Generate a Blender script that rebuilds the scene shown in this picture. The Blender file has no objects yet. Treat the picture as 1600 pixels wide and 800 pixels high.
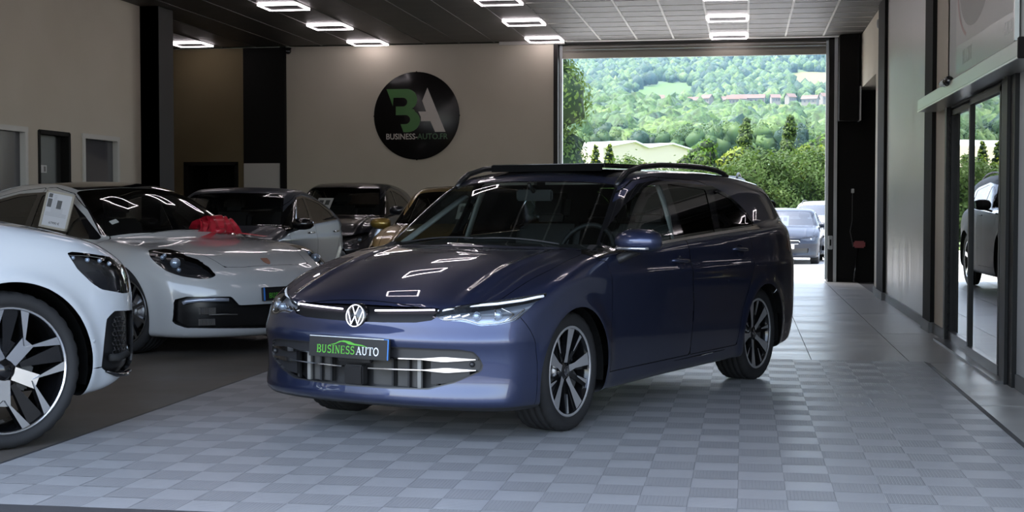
import bpy, bmesh, math, random
import numpy as np
from mathutils import Vector, Matrix

SC = bpy.context.scene
COL = SC.collection
R = math.radians

# ------------------------------------------------------------------ camera, light, exposure
cam = bpy.data.cameras.new('camera')
cam_o = bpy.data.objects.new('camera', cam)
COL.objects.link(cam_o)
cam.sensor_width = 36.0
cam.lens = 2200.0 / 1600.0 * 36.0
cam.clip_end = 6000
cam.clip_start = 0.05
cam_o.location = (0, 0, 1.203)
PITCH = math.atan(78 / 2200.0)
YAW = math.atan(363 / math.hypot(2200.0, 78))
cam_o.rotation_euler = (math.pi / 2 - PITCH, 0, YAW)
SC.camera = cam_o

world = bpy.data.worlds.new('world')
SC.world = world
world.use_nodes = True
_nt = world.node_tree
_bg = _nt.nodes['Background']
_sky = _nt.nodes.new('ShaderNodeTexSky')
_sky.sky_type = 'NISHITA'
_sky.sun_disc = False
_sky.sun_elevation = R(58)
_sky.sun_rotation = R(285)
_sky.air_density = 1.0
_sky.dust_density = 2.0
_hs = _nt.nodes.new('ShaderNodeHueSaturation')          # summer haze: a paler sky
_hs.inputs['Saturation'].default_value = 0.72
_nt.links.new(_sky.outputs[0], _hs.inputs['Color'])
_nt.links.new(_hs.outputs[0], _bg.inputs['Color'])
_bg.inputs['Strength'].default_value = 0.60

sun = bpy.data.lights.new('sun', 'SUN')
sun.energy = 5.2
sun.angle = R(0.53)
sun.color = (1.0, 0.95, 0.86)
sun_o = bpy.data.objects.new('sun', sun)
COL.objects.link(sun_o)
sun_o.rotation_euler = Vector((0.20, 0.22, -0.87)).to_track_quat('-Z', 'Y').to_euler()

SC.view_settings.view_transform = 'Standard'
SC.view_settings.look = 'None'
SC.view_settings.gamma = 1.0
SC.view_settings.exposure = 0.95
SC.view_settings.use_curve_mapping = False
SC.cycles.max_bounces = 10
SC.cycles.diffuse_bounces = 5
SC.cycles.glossy_bounces = 5
SC.cycles.transmission_bounces = 8
SC.cycles.transparent_max_bounces = 16
SC.cycles.caustics_reflective = False
SC.cycles.caustics_refractive = False
SC.cycles.sample_clamp_indirect = 4.0

def portal(name, loc, rot, sx, sy):
    l = bpy.data.lights.new(name, 'AREA'); l.shape = 'RECTANGLE'; l.size = sx; l.size_y = sy
    l.energy = 1.0; l.cycles.is_portal = True
    o = bpy.data.objects.new(name, l); COL.objects.link(o); o.location = loc; o.rotation_euler = rot
portal('daylight_portal_front', (-2.6, 4.4, 2.0), (R(90), 0, 0), 9.0, 4.0)
portal('daylight_portal_rear', (-0.88, 23.7, 1.85), (R(-90), 0, 0), 4.4, 3.7)

# ------------------------------------------------------------------ materials
MATS = {}
def nodes_of(m):
    return m.node_tree.nodes, m.node_tree.links
def mat(name, col=(.5, .5, .5), rough=.5, metal=0.0, coat=0.0, spec=.5, emit=None, es=0.0, ior=None, trans=0.0, alpha=1.0):
    if name in MATS: return MATS[name]
    m = bpy.data.materials.new(name); m.use_nodes = True
    b = m.node_tree.nodes['Principled BSDF']
    b.inputs['Base Color'].default_value = (*col, 1)
    b.inputs['Roughness'].default_value = rough
    b.inputs['Metallic'].default_value = metal
    b.inputs['Coat Weight'].default_value = coat
    b.inputs['Coat Roughness'].default_value = .03
    b.inputs['Specular IOR Level'].default_value = spec
    if ior: b.inputs['IOR'].default_value = ior
    b.inputs['Transmission Weight'].default_value = trans
    if emit:
        b.inputs['Emission Color'].default_value = (*emit, 1)
        b.inputs['Emission Strength'].default_value = es
    m.diffuse_color = (*col, 1)
    MATS[name] = m
    return m
def ramp(N, stops):
    r = N.new('ShaderNodeValToRGB')
    e = r.color_ramp.elements
    while len(e) < len(stops): e.new(.5)
    for k, (p, c) in enumerate(stops):
        e[k].position = p; e[k].color = (*c, 1) if len(c) == 3 else c
    return r
def noisy(name, c1, c2, scale=5.0, detail=4.0, rough=.5, metal=0.0, coat=0.0, spec=.5, stretch=(1, 1, 1), bump=0.0, bscale=None, lo=.35, hi=.65, rough2=None):
    """principled whose colour wanders between two tones (object coordinates)"""
    if name in MATS: return MATS[name]
    m = mat(name, c1, rough, metal, coat, spec); N, L = nodes_of(m); b = N['Principled BSDF']
    tc = N.new('ShaderNodeTexCoord'); mp = N.new('ShaderNodeMapping'); mp.inputs['Scale'].default_value = stretch
    L.new(tc.outputs['Object'], mp.inputs[0])
    n = N.new('ShaderNodeTexNoise'); n.inputs['Scale'].default_value = scale; n.inputs['Detail'].default_value = detail
    L.new(mp.outputs[0], n.inputs['Vector'])
    r = ramp(N, [(lo, c1), (hi, c2)]); L.new(n.outputs[0], r.inputs[0]); L.new(r.outputs[0], b.inputs['Base Color'])
    if rough2 is not None:
        q = N.new('ShaderNodeMapRange'); q.inputs[1].default_value = lo; q.inputs[2].default_value = hi
        q.inputs[3].default_value = rough; q.inputs[4].default_value = rough2
        L.new(n.outputs[0], q.inputs[0]); L.new(q.outputs[0], b.inputs['Roughness'])
    if bump:
        n2 = N.new('ShaderNodeTexNoise'); n2.inputs['Scale'].default_value = bscale or scale * 6; n2.inputs['Detail'].default_value = 3
        L.new(mp.outputs[0], n2.inputs['Vector'])
        bp = N.new('ShaderNodeBump'); bp.inputs['Strength'].default_value = bump; bp.inputs['Distance'].default_value = .01
        L.new(n2.outputs[0], bp.inputs['Height']); L.new(bp.outputs[0], b.inputs['Normal'])
    return m
def paint(name, col, flake=None, rough=.35, metal=.4, inner=(.03, .03, .032)):
    """clear-coated car paint outside, trim cloth on the inside of the sheet"""
    if name in MATS: return MATS[name]
    m = mat(name, col, rough, metal, 1.0); N, L = nodes_of(m); b = N['Principled BSDF']
    b.inputs['Coat Roughness'].default_value = .015
    b.inputs['Coat IOR'].default_value = 1.55
    if flake:
        lw = N.new('ShaderNodeLayerWeight'); lw.inputs[0].default_value = .35
        r = ramp(N, [(0, flake), (.75, col)]); L.new(lw.outputs['Facing'], r.inputs[0]); L.new(r.outputs[0], b.inputs['Base Color'])
    d = N.new('ShaderNodeBsdfDiffuse'); d.inputs[0].default_value = (*inner, 1)
    g = N.new('ShaderNodeNewGeometry'); mx = N.new('ShaderNodeMixShader')
    L.new(g.outputs['Backfacing'], mx.inputs[0]); L.new(b.outputs[0], mx.inputs[1]); L.new(d.outputs[0], mx.inputs[2])
    L.new(mx.outputs[0], N['Material Output'].inputs[0])
    return m
def glassy(name, tint=(.5, .5, .5), ior=1.5, rough=0.0, boost=1.0):
    """thin pane: tinted see-through plus a Fresnel reflection"""
    if name in MATS: return MATS[name]
    m = bpy.data.materials.new(name); m.use_nodes = True; N, L = nodes_of(m); N.remove(N['Principled BSDF'])
    t = N.new('ShaderNodeBsdfTransparent'); t.inputs[0].default_value = (*tint, 1)
    g = N.new('ShaderNodeBsdfGlossy'); g.inputs['Roughness'].default_value = rough; g.inputs[0].default_value = (1, 1, 1, 1)
    # Fresnel from the unsigned facing so that both sides of the sheet reflect alike
    lw = N.new('ShaderNodeLayerWeight'); lw.inputs[0].default_value = .5
    pw = N.new('ShaderNodeMath'); pw.operation = 'POWER'; pw.inputs[1].default_value = 5.0
    L.new(lw.outputs['Facing'], pw.inputs[0])
    f0 = ((ior - 1) / (ior + 1)) ** 2 * 1.9 * boost
    ma = N.new('ShaderNodeMath'); ma.operation = 'MULTIPLY_ADD'; ma.inputs[1].default_value = 1 - f0; ma.inputs[2].default_value = f0
    ma.use_clamp = True
    L.new(pw.outputs[0], ma.inputs[0])
    mx = N.new('ShaderNodeMixShader')
    L.new(ma.outputs[0], mx.inputs[0]); L.new(t.outputs[0], mx.inputs[1]); L.new(g.outputs[0], mx.inputs[2])
    L.new(mx.outputs[0], N['Material Output'].inputs[0])
    MATS[name] = m
    return m

# ------------------------------------------------------------------ object helpers
def link(o, parent=None):
    COL.objects.link(o)
    if parent is not None: o.parent = parent
    return o
def thing(name, label, cat, loc=(0, 0, 0), rz=0.0, group=None):
    o = bpy.data.objects.new(name, None); o.empty_display_size = .2
    o.location = loc; o.rotation_euler = (0, 0, rz); link(o)
    return tag(o, label, cat, group)
def tag(o, label=None, cat=None, group=None, kind=None):
    if label: o['label'] = label
    if cat: o['category'] = cat
    if group: o['group'] = group
    if kind: o['kind'] = kind
    return o
def dup(root, loc=None, rz=None, label=None, group=None):
    r = root.copy(); COL.objects.link(r)
    if loc is not None: r.location = loc
    if rz is not None: r.rotation_euler = (0, 0, rz)
    if label: r['label'] = label
    if group: r['group'] = group
    for ch in list(root.children):
        c = ch.copy(); COL.objects.link(c); c.parent = r
        for g in list(ch.children):
            d = g.copy(); COL.objects.link(d); d.parent = c
    return r

class MB:
    """collects shapes, builds ONE mesh object"""
    def __init__(s): s.v = []; s.f = []; s.m = []; s.sm = []
    def add(s, v, f, mi=0, smooth=False):
        o = len(s.v); s.v += [tuple(p) for p in v]
        s.f += [tuple(i + o for i in q) for q in f]; s.m += [mi] * len(f); s.sm += [smooth] * len(f)
        return s
    def box(s, a, b, mi=0, bev=0.0, M=None):
        x0, y0, z0 = a; x1, y1, z1 = b
        if x0 > x1: x0, x1 = x1, x0
        if y0 > y1: y0, y1 = y1, y0
        if z0 > z1: z0, z1 = z1, z0
        if bev <= 0:
            v = [(x, y, z) for z in (z0, z1) for y in (y0, y1) for x in (x0, x1)]
            f = [(0, 2, 3, 1), (4, 5, 7, 6), (0, 1, 5, 4), (2, 6, 7, 3), (0, 4, 6, 2), (1, 3, 7, 5)]
        else:
            bm = bmesh.new(); bmesh.ops.create_cube(bm, size=1)
            for p in bm.verts: p.co = ((x0 + x1) / 2 + p.co.x * (x1 - x0), (y0 + y1) / 2 + p.co.y * (y1 - y0), (z0 + z1) / 2 + p.co.z * (z1 - z0))
            bmesh.ops.bevel(bm, geom=bm.edges[:] , offset=bev, segments=2, affect='EDGES')
            bm.verts.index_update(); v = [tuple(p.co) for p in bm.verts]; f = [tuple(q.index for q in fc.verts) for fc in bm.faces]; bm.free()
        if M is not None: v = [tuple(M @ Vector(p)) for p in v]
        return s.add(v, f, mi)
    def prism(s, poly, axis, a, b, mi=0, M=None):
        """extrude a 2-D polygon along axis 'x','y','z' from a to b"""
        n = len(poly)
        def P(u, w, t): return {'x': (t, u, w), 'y': (u, t, w), 'z': (u, w, t)}[axis]
        v = [P(u, w, a) for u, w in poly] + [P(u, w, b) for u, w in poly]
        f = [tuple(range(n)), tuple(range(2 * n - 1, n - 1, -1))] + [(i, i + n, (i + 1) % n + n, (i + 1) % n) for i in range(n)]
        if M is not None: v = [tuple(M @ Vector(p)) for p in v]
        return s.add(v, f, mi)
    def tube(s, pts, r, n=8, mi=0, closed=False, flat=1.0, cap=True, M=None):
        pts = [Vector(p) for p in pts]; k = len(pts); rr = r if isinstance(r, (list, tuple)) else [r] * k
        v = []; up = Vector((0, 0, 1))
        for i, p in enumerate(pts):
            d = (pts[(i + 1) % k if closed else min(i + 1, k - 1)] - pts[(i - 1) % k if closed else max(i - 1, 0)]).normalized()
            u = up if abs(d.dot(up)) < .95 else Vector((1, 0, 0))
            a = d.cross(u).normalized(); b = a.cross(d).normalized()
            for j in range(n):
                t = 2 * math.pi * j / n
                v.append(p + a * (math.cos(t) * rr[i]) + b * (math.sin(t) * rr[i] * flat))
        f = []
        for i in range(k if closed else k - 1):
            for j in range(n):
                a0 = i * n + j; a1 = i * n + (j + 1) % n; b0 = ((i + 1) % k) * n + j; b1 = ((i + 1) % k) * n + (j + 1) % n
                f.append((a0, a1, b1, b0))
        if not closed and cap: f += [tuple(range(n - 1, -1, -1)), tuple(range((k - 1) * n, k * n))]
        if M is not None: v = [M @ p for p in v]
        return s.add(v, f, mi, True)
    def lathe(s, prof, n=24, axis='y', mi=0, c=(0, 0, 0), cap=False, smooth=True, M=None):
        """prof: (radius, along-axis) pairs"""
        v = []
        for (r, t) in prof:
            for j in range(n):
                a = 2 * math.pi * j / n; u, w = r * math.cos(a), r * math.sin(a)
                v.append({'y': (u, t, w), 'x': (t, u, w), 'z': (u, w, t)}[axis])
        v = [(p[0] + c[0], p[1] + c[1], p[2] + c[2]) for p in v]
        f = []
        for i in range(len(prof) - 1):
            for j in range(n):
                q = (i * n + j, i * n + (j + 1) % n, (i + 1) * n + (j + 1) % n, (i + 1) * n + j)
                f.append(q)
        if cap: f += [tuple(range(n)), tuple(range((len(prof) - 1) * n, len(prof) * n))]
        if M is not None: v = [tuple(M @ Vector(p)) for p in v]
        return s.add(v, f, mi, smooth)
    def ball(s, c, r, n=10, m=6, mi=0, M=None):
        rx, ry, rz = r if isinstance(r, (tuple, list)) else (r, r, r)
        v = [(c[0], c[1], c[2] - rz)]
        for i in range(1, m):
            a = -math.pi / 2 + math.pi * i / m
            v += [(c[0] + rx * math.cos(a) * math.cos(2 * math.pi * j / n), c[1] + ry * math.cos(a) * math.sin(2 * math.pi * j / n), c[2] + rz * math.sin(a)) for j in range(n)]
        v.append((c[0], c[1], c[2] + rz))
        f = [(0, 1 + (j + 1) % n, 1 + j) for j in range(n)]
        for i in range(m - 2):
            f += [(1 + i * n + j, 1 + i * n + (j + 1) % n, 1 + (i + 1) * n + (j + 1) % n, 1 + (i + 1) * n + j) for j in range(n)]
        t = len(v) - 1; o = 1 + (m - 2) * n
        f += [(t, o + j, o + (j + 1) % n) for j in range(n)]
        if M is not None: v = [tuple(M @ Vector(p)) for p in v]
        return s.add(v, f, mi, True)
    def mesh(s, name, mats):
        me = bpy.data.meshes.new(name); me.from_pydata(s.v, [], s.f)
        for m in (mats if isinstance(mats, (list, tuple)) else [mats]): me.materials.append(m)
        me.polygons.foreach_set('material_index', s.m); me.polygons.foreach_set('use_smooth', s.sm)
        me.update(); return me
    def build(s, name, mats, parent=None, loc=None, fix=True):
        me = s.mesh(name, mats)
        if fix:
            bm = bmesh.new(); bm.from_mesh(me); bmesh.ops.recalc_face_normals(bm, faces=bm.faces[:]); bm.to_mesh(me); bm.free()
        o = bpy.data.objects.new(name, me)
        if loc is not None: o.location = loc
        return link(o, parent)
def struct(name, mb, m): return tag(mb.build(name, m), kind='structure')
def text_obj(name, body, size, m, parent=None, M=None, depth=.002, align='CENTER', sx=1.0, shear=0.0, offset=0.0):
    """flat lettering as a mesh; M places the text's local XY plane"""
    cu = bpy.data.curves.new(name, 'FONT'); cu.body = body; cu.size = size; cu.align_x = align; cu.align_y = 'CENTER'
    cu.extrude = depth; cu.shear = shear; cu.offset = offset; cu.resolution_u = 3
    o = bpy.data.objects.new(name, cu); COL.objects.link(o)
    dg = bpy.context.evaluated_depsgraph_get(); me = bpy.data.meshes.new_from_object(o.evaluated_get(dg))
    bpy.data.objects.remove(o); bpy.data.curves.remove(cu)
    me.name = name; me.transform(Matrix.Diagonal((sx, 1, 1, 1)))
    if M is not None: me.transform(M)
    me.materials.clear(); me.materials.append(m)
    return link(bpy.data.objects.new(name, me), parent)
def frame_m(o, ex, ey):
    """matrix whose local X, Y axes are ex, ey at origin o"""
    ex = Vector(ex).normalized(); ey = Vector(ey); ey = (ey - ex * ey.dot(ex)).normalized(); ez = ex.cross(ey)
    return Matrix(((ex.x, ey.x, ez.x, o[0]), (ex.y, ey.y, ez.y, o[1]), (ex.z, ey.z, ez.z, o[2]), (0, 0, 0, 1)))

# ------------------------------------------------------------------ the showroom shell
H = 3.89          # ceiling
YB = 23.0         # rear wall
XR = 1.80         # right wall
XL = -8.05        # left wall
FZ = -.012        # floor level round the tiled mat (top of the mat is z = 0)
def share(name, me, loc, parent, rz=0.0):
    o = bpy.data.objects.new(name, me); o.location = loc; o.rotation_euler = (0, 0, rz); return link(o, parent)

m_white = noisy('wall_white', (.50, .450, .365), (.53, .48, .395), 1.2, 2, .75, bump=.05, bscale=120)
m_grey_w = noisy('wall_pale_panel', (.36, .35, .32), (.45, .44, .41), 2.0, 5, .30, stretch=(1, 5, .12), rough2=.42, bump=.03, bscale=8)
m_black = mat('wall_black', (.008, .0075, .007), .7, spec=.12)
m_colgrey = mat('column_grey', (.050, .049, .048), .7, spec=.2)
m_brown = noisy('wall_ochre', (.135, .100, .048), (.155, .118, .060), 1.0, 2, .8)
m_base = mat('baseboard_grey', (.10, .10, .10), .5)
m_alu = mat('aluminium_satin', (.55, .57, .55), .32, .85)
m_ceil = noisy('ceiling_panel_dark', (.050, .045, .040), (.066, .060, .053), 3, 3, .5, bump=.05, bscale=200)
m_rail = mat('ceiling_rail_white', (.62, .61, .57), .45)
m_rail_unlit = mat('ceiling_rail_unlit', (.06, .055, .05), .5)  # same rails away from the daylight, their dimness put into the colour
m_floor_l = noisy('floor_brown_concrete', (.095, .084, .070), (.118, .104, .088), 1.3, 6, .42, rough2=.55, bump=.04, bscale=60)
m_tile = noisy('floor_stone_tile', (.27, .265, .25), (.40, .395, .37), 1.6, 6, .30, stretch=(.35, 2.2, 1), rough2=.42, bump=.03, bscale=10)
m_grout = mat('tile_joint', (.06, .06, .06), .8)

def wall_yz(mb, x0, x1, y0, y1, z0=FZ, z1=H): mb.box((x0, y0, z0), (x1, y1, z1))
# floors
mb = MB(); mb.box((-14, 4.2, -.30), (-3.44, 24.0, FZ)); mb.box((-3.44, 11.24, -.30), (-2.98, 24.0, FZ)); struct('floor', mb, m_floor_l)
mb = MB(); mb.box((-2.98, 11.24, -.30), (4.0, 23.65, -.020)); mb.box((-3.44, 4.2, -.3), (4.0, 11.24, -.020)); floor_r = struct('floor_tiled', mb, m_grout); floor_r['kind'] = 'structure'; floor_r.name = 'floor'
rng = random.Random(5)
for iy in range(5):
    y0 = 11.25 + iy * 2.5; y1 = min(y0 + 2.5, 23.65)
    if iy == 0: y1 = 13.80
    else: y0 = 13.80 + (iy - 1) * 2.5; y1 = min(y0 + 2.5, 23.65)
    for ix in range(7):
        x1 = 1.785 if ix == 0 else 1.28 - (ix - 1) * .75; x0 = 1.28 - ix * .75
        if x1 < -2.9: continue
        mb = MB(); a, b, c, d = x0 + .003, x1 - .003, y0 + .003, y1 - .003
        mb.add([(a, c, -.02), (b, c, -.02), (b, d, -.02), (a, d, -.02), (a, c, FZ), (b, c, FZ), (b, d, FZ), (a, d, FZ)], [(4, 5, 6, 7), (0, 1, 5, 4), (1, 2, 6, 5), (2, 3, 7, 6), (3, 0, 4, 7)])
        mb.build('floor_tile', m_tile, floor_r)
for iy in range(3):
    mb = MB(); y0 = 4.2 + iy * 2.35; mb.box((1.415, y0 + .003, -.02), (1.785, y0 + 2.344, FZ)); mb.build('floor_tile', m_tile, floor_r)

# the ribbed interlocking tile mat: 12 x 15 tiles, ribs turned in alternate quarters
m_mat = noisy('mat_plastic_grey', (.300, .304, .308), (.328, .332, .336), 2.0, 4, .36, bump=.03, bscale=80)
m_mat2 = noisy('mat_plastic_grey_turned_sheen', (.262, .266, .270), (.288, .292, .296), 2.0, 4, .45, bump=.03, bscale=80)  # darker tone stands in for the different sheen of the turned ribs
P_ = .4
def mat_tile():
    mb = MB(); q = P_ / 2; g = .0015
    for i in range(2):
        for j in range(2):
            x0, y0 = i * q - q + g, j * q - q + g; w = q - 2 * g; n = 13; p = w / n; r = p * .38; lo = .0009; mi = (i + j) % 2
            for k in range(n):
                a, b = (k + .5) * p - r, (k + .5) * p + r
                if (i + j) % 2 == 0: V = [(x0, y0 + a, 0), (x0 + w, y0 + a, 0), (x0 + w, y0 + b, 0), (x0, y0 + b, 0)]
                else: V = [(x0 + a, y0 + w, 0), (x0 + a, y0, 0), (x0 + b, y0, 0), (x0 + b, y0 + w, 0)]
                if (i + j) % 2 == 0: W = [(x0, y0 + a - r * .5, -lo), (x0 + w, y0 + a - r * .5, -lo), (x0 + w, y0 + b + r * .5, -lo), (x0, y0 + b + r * .5, -lo)]
                else: W = [(x0 + a - r * .5, y0 + w, -lo), (x0 + a - r * .5, y0, -lo), (x0 + b + r * .5, y0, -lo), (x0 + b + r * .5, y0 + w, -lo)]
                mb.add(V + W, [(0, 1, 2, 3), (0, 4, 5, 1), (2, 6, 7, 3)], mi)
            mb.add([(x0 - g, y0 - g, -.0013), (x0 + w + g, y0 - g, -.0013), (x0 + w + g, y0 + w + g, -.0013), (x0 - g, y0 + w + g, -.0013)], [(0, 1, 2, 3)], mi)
    e = q - .0004
    mb.add([(-e, -e, -.0014), (e, -e, -.0014), (e, e, -.0014), (-e, e, -.0014), (-e, -e, FZ), (e, -e, FZ), (e, e, FZ), (-e, e, FZ)], [(0, 4, 5, 1), (1, 5, 6, 2), (2, 6, 7, 3), (3, 7, 4, 0)], 0)
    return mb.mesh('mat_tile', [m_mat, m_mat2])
mat_root = thing('tile_mat', 'grey floor mat of ribbed plastic tiles lying under the blue estate car', 'floor mat', (0, 0, 0))
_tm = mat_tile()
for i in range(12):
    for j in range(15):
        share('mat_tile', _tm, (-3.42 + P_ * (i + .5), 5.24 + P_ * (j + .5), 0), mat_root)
m_edge = mat('mat_edge', (.05, .05, .053), .5)
mb = MB()
mb.prism([(-3.475, FZ), (-3.42, 0), (-3.42, FZ)], 'y', 5.19, 11.29); mb.build('edge_ramp', m_edge, mat_root)
mb = MB(); mb.prism([(1.425, FZ), (1.38, 0), (1.38, FZ)], 'y', 5.19, 11.24); mb.build('edge_ramp', m_edge, mat_root)
mb = MB(); mb.prism([(5.10, FZ), (5.24, 0), (5.24, FZ)], 'x', -3.475, 1.425); mb.build('edge_ramp', m_edge, mat_root)

# rear wall with the big opening, black panels on both sides
mb = MB(); mb.box((-7.67, YB, FZ), (-3.10, YB + .35, H)); struct('wall_back', mb, m_white)
mb = MB(); mb.box((-14, YB + .03, FZ), (-9.5, YB + .35, H)); mb.box((-9.5, YB + .03, 1.915), (-8.555, YB + .35, H)); mb.box((-8.555, YB + .03, FZ), (-8.43, YB + .35, H)); mb.box((-9.5, YB + .9, FZ), (-8.555, YB + .95, 1.95), 1); tag(mb.build('wall_back', [m_brown, m_black]), kind='structure')
mb = MB(); mb.box((-9.52, YB + .015, FZ), (-9.44, YB + .9, 1.93)); mb.box((-8.60, YB + .015, FZ), (-8.54, YB + .9, 1.93)); mb.box((-9.52, YB + .015, 1.90), (-8.54, YB + .9, 1.96)); struct('door_1', mb, m_black)
mb = MB(); mb.box((-8.43, YB - .01, FZ), (-7.75, YB + .3, H)); mb.box((-7.75, YB - .10, FZ), (-7.665, YB + .3, H)); struct('wall_back', mb, m_black)
mb = MB(); mb.box((-3.10, YB - .02, FZ), (-3.03, YB + .6, H)); mb.box((1.32, YB + .05, FZ), (1.405, YB + .6, H)); struct('trim_1', mb, mat('door_frame_dark', (.012, .010, .009), .5, spec=.2))
mb = MB(); mb.box((1.405, YB + .02, FZ), (1.455, YB + .6, H)); struct('trim_2', mb, mat('jamb_pale', (.55, .56, .56), .5))
mb = MB(); mb.box((1.455, YB + .10, FZ), (3.4, YB + .4, H)); struct('wall_back', mb, m_black)
mb = MB(); mb.box((-3.03, YB + .05, 3.86), (1.405, YB + .6, H + .6)); struct('trim_3', mb, mat('header_dark', (.02, .018, .016), .5))
mb = MB(); mb.box((-4.0, YB - .05, H - .035), (-2.92, YB + .02, H + .02)); struct('trim_4', mb, mat('lintel_white', (.62, .60, .56), .6))
# roller shutter, nearly all wound up
rs = thing('roller_shutter', 'brown metal roller shutter wound up above the rear opening', 'shutter', (-.85, YB + .25, 3.64))
m_sl = noisy('shutter_slat', (.11, .10, .088), (.15, .135, .115), 1.5, 4, .42, .6, stretch=(1, 8, 8))
for k in range(3):
    mb = MB(); z = .095 + k * .048; mb.prism([(-.014, z), (.008, z), (.014, z + .022), (.008, z + .044), (-.014, z + .044)], 'x', -2.17, 2.17); mb.build('slat', m_sl, rs)
mb = MB(); mb.box((-2.17, -.03, 0), (2.17, .03, .092), bev=.006); mb.build('bottom_rail', mat('shutter_rail', (.20, .185, .155), .4, .7), rs)
for sx in (-1, 1):
    mb = MB(); mb.box((sx * 2.165 - .012 - .02 * (sx > 0), -.05, -3.62), (sx * 2.165 + .012 + .02 * (sx < 0), .05, .22)); mb.build('guide_rail', mat('guide_pale', (.45, .47, .48), .4, .5), rs)

# left wall: two framed panels and a dark door between them
mb = MB()
wl = [(4.2, 13.4), (14.92, 15.20), (15.95, 16.28), (17.30, 18.03)]
for a, b in wl: mb.box((XL - .2, a, FZ), (XL, b, H))
for a, b in ((13.4, 14.92), (15.20, 15.95), (16.28, 17.30)): mb.box((XL - .2, a, 2.06), (XL, b, H))
for a, b in ((13.4, 14.92), (16.28, 17.30)): mb.box((XL - .2, a, FZ), (XL, b, .9))
struct('wall_left', mb, m_white)
m_dkglass = mat('window_dark', (.075, .075, .085), .12, 0, .3)
m_wf = mat('window_frame_pale', (.50, .485, .45), .5)
for i, (a, b) in enumerate(((13.4, 14.92), (16.28, 17.30))):
    mb = MB(); mb.box((XL - .07, a, .9), (XL - .05, b, 2.06)); w = struct('window_%d' % (i + 1), mb, m_dkglass)
    mb = MB()
    for p, q in (((XL - .06, a, .94), (XL + .02, a + .06, 2.04)), ((XL - .06, b - .06, .94), (XL + .02, b, 2.04)), ((XL - .06, a - .01, 2.04), (XL + .02, b + .01, 2.10)), ((XL - .06, a - .01, .88), (XL + .02, b + .01, .94))): mb.box(p, q)
    mb.build('window_frame', m_wf, w)
mb = MB(); mb.box((XL - .12, 15.20, FZ), (XL - .10, 15.95, 2.06)); dr = struct('door_2', mb, mat('door_charcoal', (.035, .038, .036), .4))
mb = MB(); mb.box((XL - .12, 15.18, FZ), (XL + .01, 15.23, 2.08)); mb.box((XL - .12, 15.92, FZ), (XL + .01, 15.97, 2.08)); mb.box((XL - .12, 15.2, 2.04), (XL + .01, 15.95, 2.09)); mb.build('door_frame', m_black, dr)
sg = thing('door_sign', 'small white pictogram plate on the dark door of the left wall', 'sign', (XL - .098, 15.47, 1.64))
mb = MB(); mb.box((0, -.09, -.045), (.006, .09, .045)); mb.build('plate', mat('sign_white', (.5, .5, .48), .5), sg)
mb = MB(); mb.box((.006, .02, -.03), (.008, .065, .03)); mb.build('pictogram', mat('sign_grey', (.12, .12, .12), .5), sg)
# black column at the end of the left wall, room beyond
mb = MB(); mb.box((-8.35, 18.0, FZ), (-7.788, 18.02, H)); mb.box((-8.35, 18.0, FZ), (-7.79, 18.48, H)); struct('trim_5', mb, m_black)
mb = MB(); mb.box((-7.795, 18.004, FZ), (-7.784, 18.485, H)); struct('trim_6', mb, m_colgrey)
mb = MB(); mb.box((-14.2, 18.2, FZ), (-14.0, YB + .3, H)); mb.box((-14, 18.0, FZ), (-8.25, 18.2, H)); struct('wall_far_left', mb, m_brown)
mb = MB(); mb.box((-8.42, YB - .035, FZ), (-7.78, YB - .012, 1.93), bev=.004); tag(mb.build('white_board', mat('board_white', (.50, .48, .44), .6)), 'plain white board standing against the black panel left of the back wall', 'board')
# right wall
mb = MB(); mb.box((XR, 4.2, FZ), (XR + .25, 9.80, H)); mb.box((XR, 9.80, 2.21), (XR + .25, 13.18, H)); mb.box((XR + .02, 9.8, 2.08), (XR + .25, 13.18, 2.21)); struct('wall_right', mb, noisy('wall_right_paint', (.36, .36, .355), (.38, .38, .375), 1.0, 2, .5))
mb = MB(); mb.box((XR, 13.10, FZ), (XR + .25, 14.0, H)); struct('wall_right', mb, m_white)
mb = MB(); mb.box((XR, 14.45, FZ), (XR + .25, 18.7, H)); struct('wall_right', mb, m_grey_w)
mb = MB(); mb.box((XR - .04, 13.93, FZ), (XR + .2, 14.50, H)); mb.box((XR - .04, 18.63, FZ), (XR + .2, 19.50, H)); struct('trim_7', mb, m_black)
mb = MB(); mb.box((XR - .055, 13.92, FZ), (XR, 14.52, .09)); mb.box((XR - .055, 18.62, FZ), (XR, 19.51, .09)); struct('trim_8', mb, m_base)
mb = MB(); mb.box((XR, 19.45, FZ), (XR + .25, 20.25, H)); mb.box((XR, 20.25, 3.05), (XR + 1.6, YB + .1, H)); struct('wall_right', mb, m_white)
mb = MB(); mb.box((XR + 1.4, 20.0, FZ), (XR + 1.6, YB + .2, H)); mb.box((XR + .25, 20.05, FZ), (XR + 1.6, 20.25, H)); struct('wall_right', mb, m_black)
mb = MB(); mb.box((1.459, YB - .32, 2.545), (1.766, YB + .1, H - .01), bev=.006); tag(mb.build('shutter_motor_casing', m_black), 'tall black boxed casing hanging beside the roller shutter, right of the opening', 'casing')
mb = MB(); mb.box((1.77, YB - .34, 2.545), (1.793, YB + .1, 3.08)); struct('trim_9', mb, mat('jamb_pale', (.55, .56, .56), .5))
for a, b in ((4.2, 9.75), (13.14, 13.93), (14.50, 18.63), (19.5, 20.25)):
    mb = MB(); mb.box((XR - .018, a, FZ), (XR, b, .085)); struct('baseboard_right', mb, m_base)
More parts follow.
